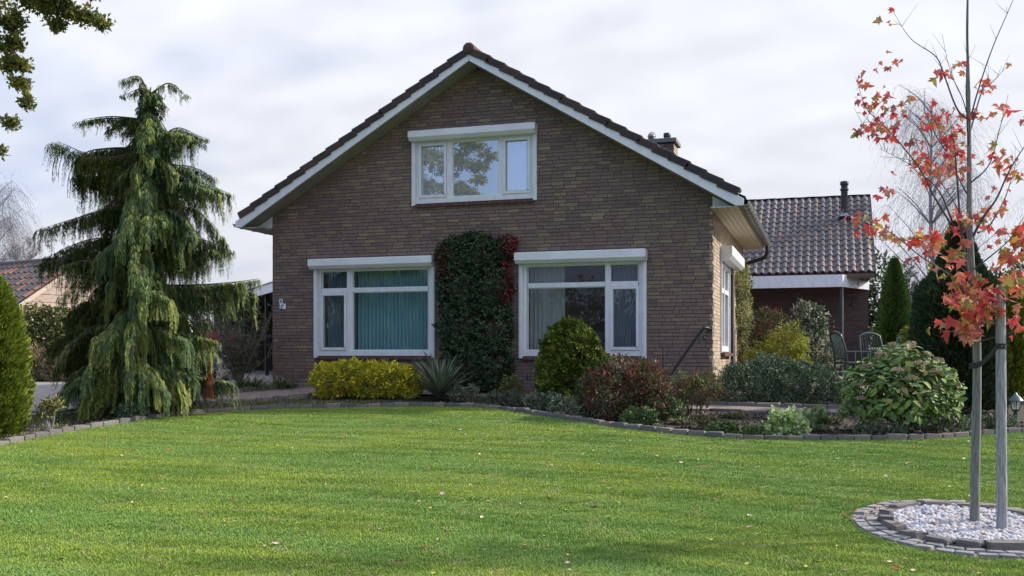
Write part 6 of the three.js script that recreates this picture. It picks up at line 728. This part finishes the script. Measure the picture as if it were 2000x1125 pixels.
// ------------------------------------------------------------------ lawn grass and fallen leaves
{
  const R = rng(601);
  const tuft = (seed) => { const r = rng(seed), P = [], NB = 26; for (let k = 0; k < NB; k++) { const a = r() * 6.2832, b = 0.05 * Math.sqrt(r()), d = r() * 6.2832, x = Math.cos(a) * b, z = Math.sin(a) * b, h = 0.013 + 0.014 * r(), w = 0.0015 + 0.0009 * r(), l = h * (0.3 + 0.6 * r()), s = [-Math.sin(d) * w, Math.cos(d) * w], m = [x + Math.cos(d) * l * 0.35, h * 0.65, z + Math.sin(d) * l * 0.35], e = [x + Math.cos(d) * l, h, z + Math.sin(d) * l]; P.push(x - s[0], 0, z - s[1], x + s[0], 0, z + s[1], m[0] + s[0] * 0.8, m[1], m[2] + s[1] * 0.8, x - s[0], 0, z - s[1], m[0] + s[0] * 0.8, m[1], m[2] + s[1] * 0.8, m[0] - s[0] * 0.8, m[1], m[2] - s[1] * 0.8, m[0] - s[0] * 0.8, m[1], m[2] - s[1] * 0.8, m[0] + s[0] * 0.8, m[1], m[2] + s[1] * 0.8, ...e); } const g = new THREE.BufferGeometry(); g.setAttribute('position', new THREE.Float32BufferAttribute(P, 3)); g.computeVertexNormals(); return g; };
  const spots = []; const add = (x, z) => { if (Math.hypot(x - RING.x, z - RING.z) < 0.90 || !inside(x, z, KP2)) return; spots.push([x, z]); };
  const fill = (d0, d1, per) => { const half = (d) => d * 0.62 + 1.2, area = (d1 - d0) * (half(d0) + half(d1)), n = Math.round(area * per); for (let i = 0; i < n; i++) { const d = lerp(d0, d1, R()), r = (R() * 2 - 1) * half(d1), e = r * CS - d * SN, f = r * SN + d * CS; add(EYE.x + e, EYE.z - f); } };
  fill(4.5, 6.3, 300); fill(6.3, 9, 1200); fill(9, 12, 850); fill(12, 16.6, 560);
  const mat = new THREE.MeshPhysicalMaterial({ color: 0xffffff, roughness: 0.75, side: THREE.DoubleSide, specularIntensity: 0.4 }), N = spots.length, im = new THREE.InstancedMesh(tuft(3), mat, N), m = new THREE.Matrix4(), q = new THREE.Quaternion(), Y = V(0, 1, 0), col = new THREE.Color();
  const A = [0.235, 0.375, 0.090], B = [0.325, 0.415, 0.068], C = [0.140, 0.255, 0.045], D = [0.40, 0.38, 0.17];
  spots.forEach(([x, z], i) => { const l = fbm(x * 0.4, z * 1.1 + 0.25 * Math.sin(x * 0.8), 3.1, 3), s = fbm(x * 0.8 + 5, z * 4.2 + 0.9 * Math.sin(x * 0.5), 8.2, 3), st = fbm(x * 3.1, z * 7.3, 12.7, 3); q.setFromAxisAngle(Y, R() * 6.2832); const k = 0.92 + 0.16 * R() + 0.35 * s; m.compose(on(x, z, 0.006), q, V(1.05, k, 1.05)); im.setMatrixAt(i, m); const t = clamp(0.5 + l * 2.4), u = clamp(0.35 + s * 2.6), w = st > 0.2 ? (st - 0.2) * 2.2 : 0, v = 0.95 + 0.1 * R(); col.setRGB(...[0, 1, 2].map((c) => lerp(lerp(lerp(A[c], B[c], t), C[c], u * 0.75), D[c], clamp(w * 1.5 + (R() < 0.03 ? 0.6 : 0))) * v)); im.setColorAt(i, col); });
  im.name = 'grass'; im.castShadow = im.receiveShadow = true; scene.add(im); tag(im, 'mown green grass of the front lawn', 'grass', null, 'stuff'); console.log('tufts', N);
  // fallen leaves
  const lf = (sx) => { const g = new THREE.CircleGeometry(0.5, 7); const p = g.attributes.position; for (let i = 0; i < p.count; i++) { const x = p.getX(i), y = p.getY(i); p.setXYZ(i, x * sx * (1 + 0.2 * Math.sin(i * 2.4)), y, 0.35 * (x * x + y * y) + 0.08 * Math.sin(x * 9)); } const h = g.toNonIndexed(); h.computeVertexNormals(); h.rotateX(-Math.PI / 2); return h; };
  const geos = [lf(0.6), lf(0.8), lf(0.45)], kinds = [['yellow', [0.50, 0.42, 0.09], 'small yellow fallen leaf lying on the lawn grass'], ['cream', [0.60, 0.52, 0.33], 'small pale cream fallen leaf lying on the lawn grass'], ['tan', [0.45, 0.25, 0.11], 'curled tan brown fallen leaf lying on the lawn grass'], ['red', [0.42, 0.05, 0.04], 'red maple leaf fallen on the lawn grass'], ['pink', [0.42, 0.29, 0.27], 'dry pinkish grey fallen leaf on the lawn grass'], ['dark', [0.07, 0.05, 0.045], 'dark withered fallen leaf on the lawn grass']].map(([n, c, l]) => [std({ color: RGB(...c), roughness: 0.8 }), l]);
  const put = (x, z, k, s, up_ = 0, litter = 0) => { const o = mesh('fallen_leaf', geos[Math.floor(R() * 3)], kinds[k][0]); o.position.copy(on(x, z, 0.024 + 0.008 * R() + up_)); o.rotation.set((R() - 0.5) * 0.7, R() * 6.28, (R() - 0.5) * 0.7); o.scale.setScalar(s); if (litter) { tag(o, kinds[k][1].replace(/(fallen )?(leaf) (lying on|fallen on|on) the lawn grass/, 'leaf fallen on the gravel ring'), 'leaf', 'leaves fallen on the gravel ring'); return; } tag(o, kinds[k][1], 'leaf', kinds[k][1].replace(/^(small|curled|dry|dark) /, '').replace('leaf', 'leaves') ); };
  for (let i = 0; i < 34; i++) { const a = i < 20 ? Math.PI * (0.95 + 0.35 * R()) : R() * 6.2832, r = i < 20 ? 0.7 + 0.22 * R() : 0.55 * Math.sqrt(R()), x = RING.x + Math.cos(a) * r, z = RING.z + Math.sin(a) * r; put(x, z, [2, 2, 4, 5, 3, 0][Math.floor(R() * 6)], 0.03 + 0.02 * R(), 0.03, 1); }
  const at = (d, r) => [EYE.x + r * CS - d * SN, EYE.z - (r * SN + d * CS)];
  let k = 0, guard = 0; while (k < 250 && guard++ < 5000) { const d = 6.6 + 8.6 * Math.pow(R(), 1.25), r = (R() * 2 - 1) * d * 0.52, [x, z] = at(d, r); if (Math.hypot(x - RING.x, z - RING.z) < 0.95 || !inside(x, z, KP2)) continue; put(x, z, [0, 0, 1, 1, 1, 0, 2, 4, 2, 1, 0, 5, 3, 1][Math.floor(R() * 14)], 0.032 + 0.032 * R() * R()); k++; }
  for (const [d, r, kk, s] of [[7.7, -1.83, 4, 0.085], [7.5, -2.4, 4, 0.05], [7.3, -3.3, 2, 0.055], [9.3, -0.9, 4, 0.06], [9.4, -0.66, 4, 0.06], [8.9, 0.74, 5, 0.075], [8.2, 1.95, 4, 0.06], [11.3, 1.65, 2, 0.08], [9.7, 1.94, 5, 0.06], [7.05, 2.72, 3, 0.06], [7.6, 2.0, 2, 0.06], [7.8, -5.0, 0, 0.04], [10.9, 1.85, 1, 0.07], [8.5, 2.84, 2, 0.05], [8.62, 2.88, 2, 0.045], [8.7, 2.97, 4, 0.05], [8.78, 3.05, 2, 0.05], [8.86, 3.18, 5, 0.045], [8.9, 3.3, 2, 0.05], [8.42, 2.86, 3, 0.045]]) { const [x, z] = at(d, r); put(x, z, kk, s); }
}
renderer.render(scene, camera);
